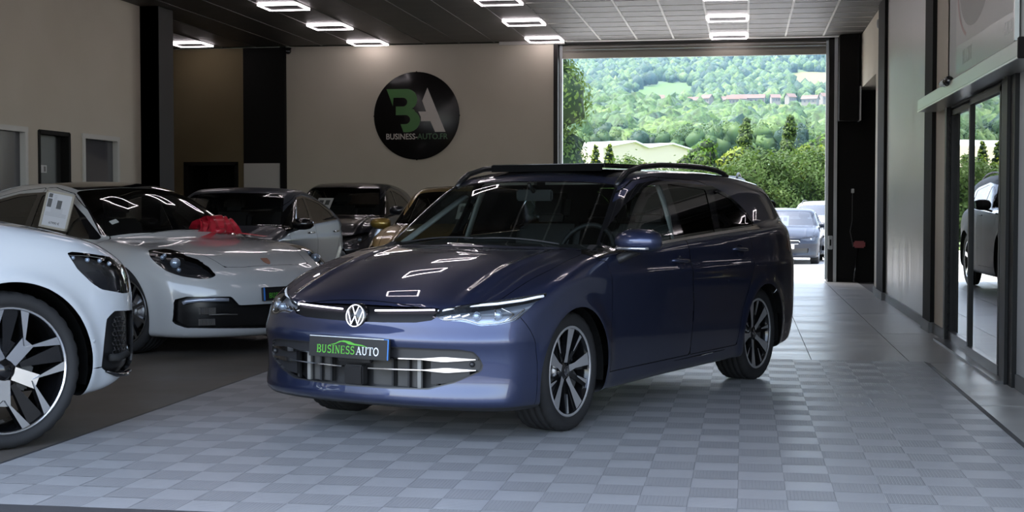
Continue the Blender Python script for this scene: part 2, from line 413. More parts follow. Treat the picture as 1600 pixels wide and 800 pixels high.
# ceiling: dark panels on rails
mb = MB(); mb.box((-14, 4.2, H + .03), (4, YB + .6, H + .5)); ceil = struct('ceiling', mb, m_black)
PX, PY = .586, .535
def panel(w, d):
    mb = MB(); a, b = w / 2 - .004, d / 2 - .004
    mb.add([(-a, -b, 0), (a, -b, 0), (a, b, 0), (-a, b, 0), (-a, -b, .03), (a, -b, .03), (a, b, .03), (-a, b, .03)], [(3, 2, 1, 0), (0, 1, 5, 4), (1, 2, 6, 5), (2, 3, 7, 6), (3, 0, 4, 7)])
    return mb.mesh('ceiling_panel', m_ceil)
_p = panel(PX, PY)
RX = [1.212 - PX * k for k in range(26)]
YG = [22.80 - PY * k for k in range(10)]
LIGHTS = [(-.253, 22.53), (-.253, 20.39), (-.253, 18.25), (-3.183, 22.53), (-3.183, 20.39), (-3.183, 18.25), (-6.113, 22.53), (-6.113, 20.39), (-6.113, 18.25), (-9.043, 22.23),
          (-.253, 16.11), (-3.183, 16.11), (-6.113, 16.11), (-.253, 13.97), (-3.183, 13.97), (-6.113, 13.97), (-.253, 11.83), (-3.183, 11.83), (-6.113, 11.83), (-.253, 9.69), (-3.183, 9.69), (-6.113, 9.69), (-3.183, 7.55), (-6.113, 7.55)]
for k in range(7):
    for y in YG: share('ceiling_panel', _p, (RX[k] - PX / 2, y - PY / 2, H), ceil)
mb = MB(); mb.box((1.212, 17.45, H), (1.80, 22.80, H + .03)); mb.build('ceiling_panel', m_ceil, ceil)
_pl = panel(PX, 18.6)
for k in range(7, 25): share('ceiling_panel', _pl, (RX[k] - PX / 2, 22.80 - 9.3, H), ceil)
_pl2 = panel(PX, 13.2)
for k in range(-1, 7): share('ceiling_panel', _pl2, (RX[k] - PX / 2 if k >= 0 else 1.505, 17.45 - 6.6, H), ceil)
for k, x in enumerate(RX[:25]):
    mb = MB(); mb.box((x - .014, 4.2, H - .008), (x + .014, 22.84, H + .02)); mb.build('ceiling_rail', m_rail if k < 7 else m_rail_unlit, ceil)
for y in YG:
    mb = MB(); mb.box((-2.89, y - .009, H - .005), (1.78, y + .009, H + .02)); mb.build('cross_rail', m_rail, ceil)
mb = MB(); mb.box((-2.89, 22.80, H - .012), (1.46, 22.98, H + .02)); mb.build('ceiling_edge', m_rail, ceil)
# front lintel and outer walls of the hall
mb = MB(); mb.box((-14, 4.0, H - .05), (4, 4.25, H + 1.4)); struct('wall_front', mb, m_black)
mb = MB(); mb.box((-14, 4.0, FZ), (-8.05, 4.25, H)); struct('wall_front', mb, m_white)
mb = MB(); mb.box((XR, 4.0, FZ), (4, 4.25, H)); struct('wall_front', mb, m_white)
# room behind the glass door
mb = MB(); mb.box((3.9, 8.5, FZ), (4.0, 15, H)); mb.box((2.05, 8.5, FZ), (4, 8.6, H)); mb.box((2.05, 14.6, FZ), (4, 14.7, H)); struct('wall_office', mb, mat('office_dark', (.05, .05, .05), .8))

# ------------------------------------------------------------------ ceiling lights: glowing rectangular outlines
m_glow = mat('light_frame_glow', (1, 1, 1), .5, emit=(1.0, .90, .94), es=8.0)
m_lpan = mat('light_panel', (.045, .030, .038), .6)
def ceiling_light(x, y, label, group):
    t = thing('ceiling_light', label, 'light', (x, y, H - .012), 0, group)
    a, b, w = PX / 2 - .012, PY / 2 - .004, .019
    for k, (p, q) in enumerate((((-a, -b, -.02), (a, -b + w, .01)), ((-a, b - w, -.02), (a, b, .01)), ((-a, -b + w, -.02), (-a + w, b - w, .01)), ((a - w, -b + w, -.02), (a, b - w, .01)))):
        mb = MB(); mb.box(p, q); mb.build('glow_bar', m_glow, t)
    mb = MB(); mb.box((-a + w, -b + w, -.008), (a - w, b - w, .01)); mb.build('centre_panel', m_lpan, t)
    return t
_cn = {-.253: 'right', -3.183: 'middle', -6.113: 'left', -9.043: 'far left'}
_rn = {22.53: 'at the rear wall', 22.23: 'in the ochre bay', 20.39: 'second from the rear wall', 18.25: 'third from the rear wall', 16.11: 'fourth from the rear wall', 13.97: 'fifth from the rear wall', 11.83: 'sixth from the rear wall', 9.69: 'seventh from the rear wall', 7.55: 'eighth from the rear wall'}
for x, y in LIGHTS:
    ceiling_light(x, y, 'glowing rectangular outline light of the %s ceiling row, %s' % (_cn[x], _rn[y]), 'glowing outline lights on the ceiling')

# ------------------------------------------------------------------ round wall sign
sc = thing('round_wall_sign', 'large round black shop sign with green and white letters on back wall', 'sign', (-5.404, YB, 2.708))
mb = MB(); mb.lathe([(0, -.030), (.722, -.030), (.730, -.024), (.730, 0)], 72, 'y'); mb.build('disc', mat('sign_black', (.010, .009, .009), .22, spec=.3), sc)
mg = mat('sign_green', (.035, .15, .02), .4); mwh = mat('sign_letter_white', (.50, .46, .42), .45); mgd = mat('sign_green_dim', (.03, .095, .03), .4)
def sgn(px, py): return ((px - 429) / 311 * .730, (430 - py) / 318 * .730)      # sign face in metres
def arcp(cx, cy, rx, ry, a0, a1, n=12): return [(cx + rx * math.cos(R(a0 + (a1 - a0) * k / n)), cy - ry * math.sin(R(a0 + (a1 - a0) * k / n))) for k in range(n + 1)]
outB = [(212, 235), (350, 235)] + arcp(358, 312, 78, 77, 80, -62, 10) + [(410, 382)] + arcp(362, 465, 94, 84, 52, -90, 10) + [(335, 548), (314, 490), (350, 490)] + arcp(350, 457, 34, 33, -90, 90, 8) + [(280, 424), (280, 362), (330, 362)] + arcp(330, 330, 34, 32, -90, 90, 8) + [(262, 298), (258, 358)]
mb = MB(); mb.prism([sgn(*p) for p in outB], 'y', -.034, -.0301); b_ = mb.build('letter_green', mg, sc)
outA = [(510, 228), (640, 548), (565, 548), (531, 470), (462, 470), (462, 440), (444, 400), (500, 400), (472, 322)]
mb = MB(); mb.prism([sgn(*p) for p in outA], 'y', -.034, -.0301); mb.build('letter_white', mwh, sc)
Ms = frame_m((0, -.031, 0), (1, 0, 0), (0, 0, 1))
x, z = sgn(322, 582); text_obj('shop_name_white', 'BUSINESS-', .135, mwh, sc, Ms @ Matrix.Translation((x, z, 0)), .001, sx=.90, offset=.0015)
x, z = sgn(546, 582); text_obj('shop_name_green', 'AUTO.FR', .135, mgd, sc, Ms @ Matrix.Translation((x, z, 0)), .001, sx=.93, offset=.0015)
for a in (0, 90, 180, 270):
    mb = MB(); mb.ball((.728 * math.cos(R(a)), -.012, .728 * math.sin(R(a))), .014, 8, 5); mb.build('mounting_clip', m_black, sc)

# ------------------------------------------------------------------ small fittings
cc = thing('security_camera', 'small black dome camera at the top left corner of the back wall', 'camera', (-7.60, YB - .09, H - .02))
mb = MB(); mb.lathe([(0, 0), (.05, 0), (.05, -.03), (.0, -.03)], 16, 'z'); mb.build('mount', m_black, cc)
mb = MB(); mb.ball((0, 0, -.06), .05, 14, 8); mb.build('dome', mat('gloss_black', (.006, .006, .007), .08, 0, .6), cc)
sd = thing('wall_speaker', 'small round grey sensor high on the right wall beyond the black pilaster', 'sensor', (XR - .005, 19.62, 3.66))
mb = MB(); mb.lathe([(0, -.05), (.05, -.045), (.07, -.02), (.07, .005)], 18, 'x'); mb.build('body', mat('sensor_grey', (.25, .25, .24), .5), sd); sd.name = 'wall_sensor'
sb = thing('jamb_switch', 'small pale switch box on the right jamb of the rear opening', 'switch', (1.36, YB + .02, .62))
mb = MB(); mb.box((-.035, -.03, -.11), (.035, .03, .11), bev=.008); mb.build('box', mat('switch_pale', (.45, .46, .46), .5), sb)
mb = MB(); mb.box((-.012, -.034, -.05), (.012, -.029, .05)); mb.build('button', m_black, sb)
br = thing('squeegee', 'dark long-handled squeegee with a red head leaning on the black wall by the opening', 'squeegee', (1.70, YB - .02, FZ))
mb = MB(); mb.tube([(.02, -.12, .02), (.06, .02, .35), (.10, .08, .55)], .014, 8); mb.build('handle', mat('gloss_black', (.006, .006, .007), .08), br)
mb = MB(); mb.box((.02, -.01, .55), (.20, .07, .66), bev=.02); mb.build('head', mat('cloth_red', (.30, .07, .07), .7), br)
hs = thing('hanging_cord', 'thin grey cord hanging on the black wall right of the rear opening', 'cord', (1.70, YB + .08, .55))
mb = MB(); mb.tube([(.02, 0, 0), (-.03, -.005, .25), (.0, 0, .42), (.0, 0, .80), (.01, 0, .92)], .007, 6); mb.build('line', mat('cord_grey', (.10, .10, .10), .6), hs)
mb = MB(); mb.box((-.02, -.03, .86), (.03, .0, .93), bev=.006); mb.build('hook', mat('switch_pale', (.45, .46, .46), .5), hs)

# ------------------------------------------------------------------ automatic glass door on the right
gd = thing('sliding_glass_door', 'mirroring automatic glass door of two leaves in black frames, right wall', 'door', (XR, 11.7, FZ))
m_pane = glassy('door_glass', (.30, .32, .31), 1.5, 0, 4.5)
m_fr = mat('frame_black', (.010, .010, .010), .45, spec=.2)
def leaf(y0, y1, x, nm='door_leaf'):
    f = bpy.data.objects.new(nm, None)
    mb = MB(); w = .055
    mb.box((x, y0 - 11.7, .02), (x + .04, y0 - 11.7 + w, 2.06)); mb.box((x, y1 - 11.7 - w, .02), (x + .04, y1 - 11.7, 2.06)); mb.box((x, y0 - 11.7, 2.02), (x + .04, y1 - 11.7, 2.07))
    fr = mb.build(nm, m_fr, gd)
    mb = MB(); mb.box((x - .006, y0 - 11.7, .02), (x + .046, y1 - 11.7, .095)); mb.build('bottom_rail', mat('rail_grey', (.12, .12, .12), .35, .6), fr)
    mb = MB(); xx = x + .02; mb.add([(xx, y0 - 11.7 + w, .095), (xx, y1 - 11.7 - w, .095), (xx, y1 - 11.7 - w, 2.02), (xx, y0 - 11.7 + w, 2.02)], [(0, 1, 2, 3)]); mb.build('pane', m_pane, fr)
leaf(11.62, 13.12, .02); leaf(10.32, 11.74, -.03)
mb = MB(); mb.box((-.03, 9.80 - 11.7, 0), (.10, 10.30 - 11.7, 2.10)); mb.box((-.05, 9.97 - 11.7, 0), (0, 10.08 - 11.7, 2.10)); mb.build('end_post', m_fr, gd)
mb = MB(); mb.box((-.02, 13.10 - 11.7, 0), (.08, 13.19 - 11.7, 2.10)); mb.build('side_post', m_fr, gd)
mb = MB(); mb.box((-.10, 10.0 - 11.7, -.001), (.12, 13.2 - 11.7, .02)); mb.build('floor_track', mat('rail_grey', (.12, .12, .12), .35, .6), gd)
hd = thing('door_operator_box', 'long brushed aluminium operator housing above the sliding glass door', 'door operator', (1.70, 11.24, 2.145))
mb = MB(); mb.prism([(-.10, -.045), (-.095, -.06), (.095, -.06), (.095, .055), (-.09, .055), (-.10, .045)], 'y', -2.46, 2.46); mb.build('housing', m_alu, hd)
mb = MB(); mb.box((-.103, -2.46, -.064), (-.090, 2.46, -.052)); mb.build('bright_edge', mat('edge_bright', (.8, .8, .8), .3, .6), hd)
mb = MB(); mb.box((-.105, -2.50, -.066), (.097, -2.455, .06), bev=.004); mb.build('end_cap', m_black, hd)
ms_ = thing('motion_sensor', 'small black motion sensor on the aluminium door housing', 'sensor', (1.60, 11.75, 2.20))
mb = MB(); mb.tube([(0, -.10, 0), (0, .10, 0)], .038, 12); mb.ball((0, -.10, 0), .038, 12, 8); mb.ball((0, .10, 0), .038, 12, 8); mb.build('body', mat('gloss_black', (.006, .006, .007), .08), ms_)
mb = MB(); mb.tube([(-.030, .03, -.010), (-.030, .12, -.010)], .024, 10); mb.build('lens', mat('sensor_lens', (.45, .46, .46), .15), ms_)
# poster over the door
po = thing('wall_poster', 'large grey poster with a greenish band, on the right wall above the door', 'poster', (XR - .012, 11.2, 2.30))
mb = MB(); mb.box((-.006, -1.37, 0), (.006, 1.37, 1.55)); mb.build('sheet', mat('poster_grey', (.47, .46, .44), .5), po)
mb = MB(); mb.add([(-.008, 1.36, .02), (-.008, -1.36, .0), (-.008, -1.36, .215), (-.008, 1.36, .26)], [(0, 1, 2, 3)]); mb.build('band', mat('poster_green', (.20, .225, .195), .3), po)
mb = MB(); n = 28; q = [(-.0075, .42 + .75 * math.cos(2 * math.pi * k / n), .70 + .36 * math.sin(2 * math.pi * k / n)) for k in range(n)]; mb.add(q, [tuple(range(n))]); mb.build('dark_disc', mat('poster_disc', (.26, .255, .235), .5), po)
mb = MB(); q = []
for k in range(13):
    a = R(-62 + 85 * k / 12); q += [(-.0078, .42 + .88 * math.cos(a), .70 + .46 * math.sin(a)), (-.0078, .42 + .82 * math.cos(a), .70 + .43 * math.sin(a))]
mb.add(q, [(2 * k, 2 * k + 1, 2 * k + 3, 2 * k + 2) for k in range(12)]); mb.build('red_arc', mat('poster_red', (.42, .29, .27), .5), po)
Mq = frame_m((-.0085, 0, 0), (0, -1, 0), (0, 0, 1))
ml = mat('poster_letter', (.48, .48, .46), .5)
text_obj('lettering', 'AUTO', .13, ml, po, Mq @ Matrix.Translation((1.08, .125, 0)), .0005)
text_obj('lettering', 'RLCBT', .17, mat('poster_letter_dim', (.27, .29, .26), .5), po, Mq @ Matrix.Translation((-.75, .13, 0)), .0005)
mb = MB(); mb.box((-.03, -1.42, 0), (.0, -1.385, 1.58)); mb.build('side_bar', m_alu, po)

# ------------------------------------------------------------------ car bodies: smooth solids meshed and cut into panels
def spl(pts, sm=0.0):
    """smooth 1-D curve through (x, value) points: monotone cubic, softened by a small gaussian"""
    p=np.array(sorted(pts),float);X,Y=p[:,0],p[:,1]
    n=len(X);h=np.diff(X);d=np.diff(Y)/h
    m=np.zeros(n);m[0],m[-1]=d[0],d[-1]
    for i in range(1,n-1):
        if d[i-1]*d[i]>0:
            w1=2*h[i]+h[i-1];w2=h[i]+2*h[i-1]
            m[i]=(w1+w2)/(w1/d[i-1]+w2/d[i])
    st=0.002;x=np.arange(X[0]-.3,X[-1]+.3+st,st)
    xc=np.clip(x,X[0],X[-1]);i=np.clip(np.searchsorted(X,xc)-1,0,n-2)
    t=(xc-X[i])/h[i]
    y=(2*t**3-3*t**2+1)*Y[i]+(t**3-2*t**2+t)*h[i]*m[i]+(-2*t**3+3*t**2)*Y[i+1]+(t**3-t**2)*h[i]*m[i+1]
    y+=np.where(x<X[0],(x-X[0])*m[0],0)+np.where(x>X[-1],(x-X[-1])*m[-1],0)
    if sm>0:
        k=int(3*sm/st);g=np.exp(-.5*(np.arange(-k,k+1)*st/sm)**2);g/=g.sum()
        yp=np.concatenate([y[0]+(np.arange(-k,0))*(y[1]-y[0]),y,y[-1]+np.arange(1,k+1)*(y[-1]-y[-2])])
        y=np.convolve(yp,g,'valid')
    g=np.gradient(y,st)
    x0=x[0];N=len(x)
    def f(q,der=False):
        u=(q-x0)/st;i=np.clip(u.astype(int) if isinstance(u,np.ndarray) else int(u),0,N-2)
        t=u-i;v=y[i]+(y[i+1]-y[i])*t
        if der:
            return v,g[i]+(g[i+1]-g[i])*np.clip(t,0,1)
        return v
    return f
def sym(p): return [(-a,b) for a,b in p if a>0]+list(p)
def smax(a,b,k):
    h=np.maximum(k-np.abs(a-b),0)/k
    return np.maximum(a,b)+h*h*k*.25
def smin(a,b,k): return -smax(-a,-b,k)
class CarShape:
    def __init__(s,P):
        s.P=P;sm=P.get('sm',.03)
        s.hood=spl(P['hood'],sm);s.W=spl(P['W'],.06);s.sec=spl(P['sec'],.012)
        s.nose=spl(P['nose'],.015);s.planf=spl(sym(P['planf']),.03)
        s.tail=spl(P['tail'],.02);s.planr=spl(sym(P['planr']),.03)
        s.bot=spl(P['bot'],.05);s.roof=spl(P['roof'],.035);s.wg=spl(P['wg'],.06)
        s.gtail=spl(P['gtail'],.03)
        s.crown=spl(P['crown'],.04)
    def body(s,x,y,z):
        P=s.P;y=np.abs(y)
        hz,hd=s.hood(x,True)
        if 'ridge' in P: a,b,k=P['ridge'];hz=hz+b*np.exp(-((y-a-.10*np.clip(-x+.2,0,.6))/k)**2)*np.clip((x+.35)/.3,0,1)*np.clip((.80-x)/.2,0,1)
        top=(z-(hz-s.crown(x)*y*y))/np.sqrt(1+hd*hd)
        w=s.W(x)+s.sec(z)
        for cx in P.get('axles',(0,-P['wb'])):
            r=np.hypot(x-cx,z-P['rw'])
            w=w+P['flare']*np.exp(-((r-P['ra'])/.055)**2)*(z<P['rw']+.6)
        lat=y-w
        nx,nd=s.nose(z,True);pf,pd=s.planf(y,True)
        fr=(x-(nx-pf))/np.sqrt(1+nd*nd+pd*pd)
        tx,td=s.tail(z,True);pr,prd=s.planr(y,True)
        rr=((tx+pr)-x)/np.sqrt(1+td*td+prd*prd)
        bt=s.bot(x)-z
        d=smax(lat,top,P['k_sh'])
        d=smax(d,fr,P['k_fr']);d=smax(d,rr,P['k_rr'])
        return smax(d,bt,.05)
    def green(s,x,y,z):
        P=s.P;y=np.abs(y)
        xx=x+P['wsc']*y*y*np.clip((x-P['wsx'])/.5,0,1)
        rz,rd=s.roof(xx,True)
        top=(z-(rz-P['rc']*y*y))/np.sqrt(1+rd*rd)
        w=s.wg(x)-P['tum']*(z-P['zb'])-P.get('tum2',0)*np.maximum(z-P['zb'],0)**2
        lat=(y-w)*.93
        gx,gd=s.gtail(z,True)
        rr=((gx+P['grc']*y*y)-x)/np.sqrt(1+gd*gd)
        d=smax(lat,top,P['k_gr']);d=smax(d,rr,P['k_gt'])
        return smax(d,P['zlow']-z,.02)
    def F(s,x,y,z):
        return smin(s.body(x,y,z),s.green(x,y,z),s.P.get('k_u',.025))
    def grad(s,p,e=.004):
        x,y,z=p.T
        g=np.stack([s.F(x+e,y,z)-s.F(x-e,y,z),s.F(x,y+e,z)-s.F(x,y-e,z),s.F(x,y,z+e)-s.F(x,y,z-e)],1)/(2*e)
        return g
    def project(s,p,it=4):
        p=p.copy()
        for _ in range(it):
            g=s.grad(p);v=s.F(*p.T)
            n2=np.maximum((g*g).sum(1),.09)
            st=np.clip(v/n2,-.03,.03)
            p-=g*st[:,None]
        return p
    def march(s,o,d,tmax=30,t0=0,it=140):
        t=np.full(len(d),float(t0));hit=np.zeros(len(d),bool)
        for _ in range(it):
            q=o+d*t[:,None];v=s.F(*q.T)
            t+=np.clip(v,-.5,.5)*.8
        q=o+d*t[:,None]
        return q,np.abs(s.F(*q.T))<.003

def surface_net(F, lo, hi, h):
    """quad mesh of F = 0 for the half y >= 0 (F is even in y)"""
    xs = np.arange(lo[0], hi[0] + h, h); ys = np.arange(-h / 2, hi[1] + h, h); zs = np.arange(lo[2], hi[2] + h, h)
    X, Y, Z = np.meshgrid(xs, ys, zs, indexing='ij')
    V = F(X.ravel(), Y.ravel(), Z.ravel()).reshape(X.shape)
    nx, ny, nz = V.shape
    acc = np.zeros((nx - 1, ny - 1, nz - 1, 3)); cnt = np.zeros((nx - 1, ny - 1, nz - 1))
    I, J, K = np.meshgrid(np.arange(nx - 1), np.arange(ny - 1), np.arange(nz - 1), indexing='ij')
    base = np.stack([I, J, K], -1).astype(float)
    for ax in range(3):
        o1, o2 = [a for a in range(3) if a != ax]
        for d1 in (0, 1):
            for d2 in (0, 1):
                off = [0, 0, 0]; off[o1] = d1; off[o2] = d2; off2 = list(off); off2[ax] = 1
                sl = lambda q: V[q[0]:q[0] + nx - 1, q[1]:q[1] + ny - 1, q[2]:q[2] + nz - 1]
                a, b = sl(off), sl(off2); c = (a < 0) != (b < 0)
                t = np.where(c, a / np.where(c, a - b, 1), 0)
                p = base.copy(); p[..., o1] += d1; p[..., o2] += d2; p[..., ax] += t
                acc += np.where(c[..., None], p, 0); cnt += c
    act = cnt > 0; idx = -np.ones(act.shape, int); idx[act] = np.arange(act.sum())
    P = acc[act] / cnt[act][:, None] * h + np.array([xs[0], ys[0], zs[0]])
    faces = []
    for ax in range(3):
        o1, o2 = [(1, 2), (2, 0), (0, 1)][ax]
        a = V.take(range(V.shape[ax] - 1), ax); b = V.take(range(1, V.shape[ax]), ax)
        c = (a < 0) != (b < 0)
        ii = np.argwhere(c); ok = (ii[:, o1] > 0) & (ii[:, o2] > 0) & (ii[:, o1] < V.shape[o1] - 1) & (ii[:, o2] < V.shape[o2] - 1)
        ii = ii[ok]; ins = a[c][ok] < 0
        def at(d1, d2):
            q = ii.copy(); q[:, o1] += d1; q[:, o2] += d2; return idx[q[:, 0], q[:, 1], q[:, 2]]
        Q = np.stack([at(-1, -1), at(0, -1), at(0, 0), at(-1, 0)], 1)
        Q[~ins] = Q[~ins][:, ::-1]; faces.append(Q[(Q >= 0).all(1)])
    return P, np.concatenate(faces)

def poly_sd(poly, r=0.0):
    """signed distance to a 2-D polygon (negative inside), corners rounded by r"""
    A = np.array(poly, float)
    if r > 0:                                  # inset, then grow: rounds the convex corners
        n = len(A); ar = sum(A[i][0] * A[(i + 1) % n][1] - A[(i + 1) % n][0] * A[i][1] for i in range(n))
        s = 1 if ar > 0 else -1; B = []
        for i in range(n):
            e1 = A[i] - A[i - 1]; e2 = A[(i + 1) % n] - A[i]; e1 /= np.linalg.norm(e1); e2 /= np.linalg.norm(e2)
            n1 = np.array([-e1[1], e1[0]]) * s; n2 = np.array([-e2[1], e2[0]]) * s; m = n1 + n2
            B.append(A[i] + m * (r / max(.35, 1 + n1 @ n2)))
        A = np.array(B)
    Bn = np.roll(A, -1, 0)
    def f(u, w):
        d2 = np.full(u.shape, 1e9); ins = np.zeros(u.shape, bool)
        for (x1, y1), (x2, y2) in zip(A, Bn):
            ex, ey = x2 - x1, y2 - y1; t = np.clip(((u - x1) * ex + (w - y1) * ey) / (ex * ex + ey * ey + 1e-12), 0, 1)
            d2 = np.minimum(d2, (u - x1 - t * ex) ** 2 + (w - y1 - t * ey) ** 2)
            if y1 != y2: ins ^= ((y1 > w) != (y2 > w)) & (u < (x2 - x1) * (w - y1) / (y2 - y1) + x1)
        return np.where(ins, -1, 1) * np.sqrt(d2) - r
    return f

def line_d(pts):
    A = np.array(pts, float)
    def f(u, w):
        d2 = np.full(u.shape, 1e9)
        for (x1, y1), (x2, y2) in zip(A[:-1], A[1:]):
            ex, ey = x2 - x1, y2 - y1; t = np.clip(((u - x1) * ex + (w - y1) * ey) / (ex * ex + ey * ey + 1e-12), 0, 1)
            d2 = np.minimum(d2, (u - x1 - t * ex) ** 2 + (w - y1 - t * ey) ** 2)
        return np.sqrt(d2)
    return f
class Shell:
    """half car surface whose faces are sorted into named regions by exact cuts"""
    def __init__(s, S, lo, hi, h):
        s.S = S; P, Fc = surface_net(S.F, lo, hi, h)
        cen = np.abs(P[:, 1]) < h * .3
        P = S.project(P); P[cen, 1] = 0
        s.P = P; s.reg = {'body': [tuple(q) for q in Fc]}
    def cut(s, src, dst, field, dom=None):
        """move the part of regions src where field(x,y,z) < 0 into dst; dom(x,y,z) limits the faces looked at"""
        src = [src] if isinstance(src, str) else src
        P = s.P; d = field(P[:, 0], P[:, 1], P[:, 2]); d = np.where(np.abs(d) < .0012, 0, d)
        okv = dom(P[:, 0], P[:, 1], P[:, 2]) if dom else np.ones(len(P), bool)
        new = []; edge = {}; nP = len(P); dl = d.tolist(); ok = okv.tolist(); out = s.reg.setdefault(dst, [])
        for rg in src:
            keep = []
            for f in s.reg.get(rg, []):
                v = [dl[i] for i in f]
                if min(v) >= 0 or not all(ok[i] for i in f): keep.append(f); continue
                if max(v) <= 0: out.append(f); continue
                A = []; B = []; n = len(f)
                for k in range(n):
                    i, j = f[k], f[(k + 1) % n]; a, b = v[k], v[(k + 1) % n]
                    if a <= 0: A.append(i)
                    if a >= 0: B.append(i)
                    if a * b < 0:
                        e = (i, j) if i < j else (j, i)
                        if e not in edge:
                            t = a / (a - b); pi = P[i] if i < nP else new[i - nP]; pj = P[j] if j < nP else new[j - nP]
                            edge[e] = nP + len(new); new.append(pi + (pj - pi) * t)
                        A.append(edge[e]); B.append(edge[e])
                if len(A) > 2: out.append(tuple(A))
                if len(B) > 2: keep.append(tuple(B))
            s.reg[rg] = keep
        if new:
            q = np.array(new); c = np.abs(q[:, 1]) < 1e-7; p2 = s.S.project(q, 2); p2[c, 1] = 0
            s.P = np.vstack([P, p2])
    def side(s, src, dst, poly, r=0.0, grow=0.0, ymin=.45):
        f = poly_sd(poly, r); s.cut(src, dst, lambda x, y, z: f(x, z) - grow, lambda x, y, z: y > ymin)
    def front(s, src, dst, poly, r=0.0, grow=0.0, xmin=.3):
        f = poly_sd(poly, r); s.cut(src, dst, lambda x, y, z: f(y, z) - grow, lambda x, y, z: x > xmin)
    def top(s, src, dst, poly, r=0.0, grow=0.0, zmin=.6):
        f = poly_sd(poly, r); s.cut(src, dst, lambda x, y, z: f(x, y) - grow, lambda x, y, z: z > zmin)
    def rear(s, src, dst, poly, r=0.0, grow=0.0, xmax=-2.5):
        f = poly_sd(poly, r); s.cut(src, dst, lambda x, y, z: f(y, z) - grow, lambda x, y, z: x < xmax)
    def nrm(s, p):
        g = s.S.grad(p); return g / (np.linalg.norm(g, axis=1)[:, None] + 1e-9)
    def mesh(s, name, reg, m, sides=(1, -1), off=0.0, skirt=0.0, skirt_m=None):
        """mesh of a region; off moves it along the normal; skirt adds walls of that depth along its open edges"""
        F = sum((s.reg.get(r, []) for r in reg), []) if isinstance(reg, (list, tuple)) else s.reg.get(reg, [])
        if not F: return None
        used = sorted({i for f in F for i in f}); ix = {i: k for k, i in enumerate(used)}
        p = s.P[used]; n = s.nrm(p); n[np.abs(p[:, 1]) < 1e-7, 1] = 0
        q = p + n * off
        V = []; N = []; FF = []; MI = []
        for sg in sides:
            o = len(V); rm = {}
            for k in range(len(used)):
                V.append((q[k, 0], q[k, 1] * sg, q[k, 2])); N.append((n[k, 0], n[k, 1] * sg, n[k, 2]))
            ff = [tuple(ix[i] + o for i in f) for f in F]
            if sg < 0: ff = [f[::-1] for f in ff]
            FF += ff; MI += [0] * len(ff)
            if skirt:
                cnt = {}
                for f in F:
                    for a, b in zip(f, f[1:] + f[:1]):
                        e = (min(a, b), max(a, b)); cnt[e] = cnt.get(e, 0) + 1 if e in cnt else 1
                for f in F:
                    for a, b in zip(f, f[1:] + f[:1]):
                        e = (min(a, b), max(a, b))
                        if cnt[e] == 1 and not (abs(s.P[a][1]) < 1e-6 and abs(s.P[b][1]) < 1e-6):
                            ia, ib = ix[a], ix[b]; k = len(V)
                            for i in (ia, ib):
                                w = q[i] - n[i] * skirt; V.append((w[0], w[1] * sg, w[2])); N.append((n[i, 0], n[i, 1] * sg, n[i, 2]))
                            fq = (ib + o, ia + o, k, k + 1)
                            FF.append(fq if sg > 0 else fq[::-1]); MI.append(1 if skirt_m else 0)
        if len(sides) == 2:                       # weld the two halves along the centre line
            key = {}; rmp = list(range(len(V)))
            for k, v in enumerate(V):
                if abs(v[1]) < 1e-6:
                    t = (round(v[0], 5), round(v[2], 5)); rmp[k] = key.setdefault(t, k)
            FF2 = []; M2 = []
            for f, mi in zip(FF, MI):
                g = []
                for i in f:
                    j = rmp[i]
                    if not g or g[-1] != j: g.append(j)
                if len(g) > 1 and g[0] == g[-1]: g.pop()
                if len(set(g)) > 2: FF2.append(tuple(g)); M2.append(mi)
            FF, MI = FF2, M2
        me = bpy.data.meshes.new(name); me.from_pydata(V, [], FF); me.materials.append(m)
        if skirt_m: me.materials.append(skirt_m)
        me.polygons.foreach_set('material_index', MI); me.polygons.foreach_set('use_smooth', [True] * len(FF))
        me.update(); me.normals_split_custom_set_from_vertices([tuple(v) for v in N])
        return me
    def obj(s, name, reg, m, parent, **k):
        me = s.mesh(name, reg, m, **k)
        return link(bpy.data.objects.new(name, me), parent) if me else None
    def ray(s, o, d, tmax=2.5):
        """points of the surface met by rays from o (arrays in car coordinates)"""
        o = np.array(o, float); d = np.array(d, float); d = d / np.linalg.norm(d, axis=1)[:, None]
        t = np.zeros(len(o))
        for _ in range(90):
            q = o + d * t[:, None]; t += np.clip(s.S.F(*q.T), -.1, .1) * .8
        return o + d * t[:, None]
    def on_front(s, yz, off=0.0):
        o = [(1.6, y, z) for y, z in yz]; p = s.ray(o, [(-1, 0, 0)] * len(o)); return p + s.nrm(p) * off
    def on_side(s, xz, off=0.0):
        o = [(x, 1.6, z) for x, z in xz]; p = s.ray(o, [(0, -1, 0)] * len(o)); return p + s.nrm(p) * off
    def on_top(s, xy, off=0.0):
        o = [(x, y, 2.2) for x, y in xy]; p = s.ray(o, [(0, 0, -1)] * len(o)); return p + s.nrm(p) * off
def mirror_y(P): return [(p[0], -p[1], p[2]) for p in P]
def resample(pts, n):
    p = np.array(pts, float); d = np.concatenate([[0], np.cumsum(np.linalg.norm(np.diff(p, axis=0), axis=1))])
    return [tuple(np.interp(t, d, p[:, k]) for k in range(p.shape[1])) for t in np.linspace(0, d[-1], n)]

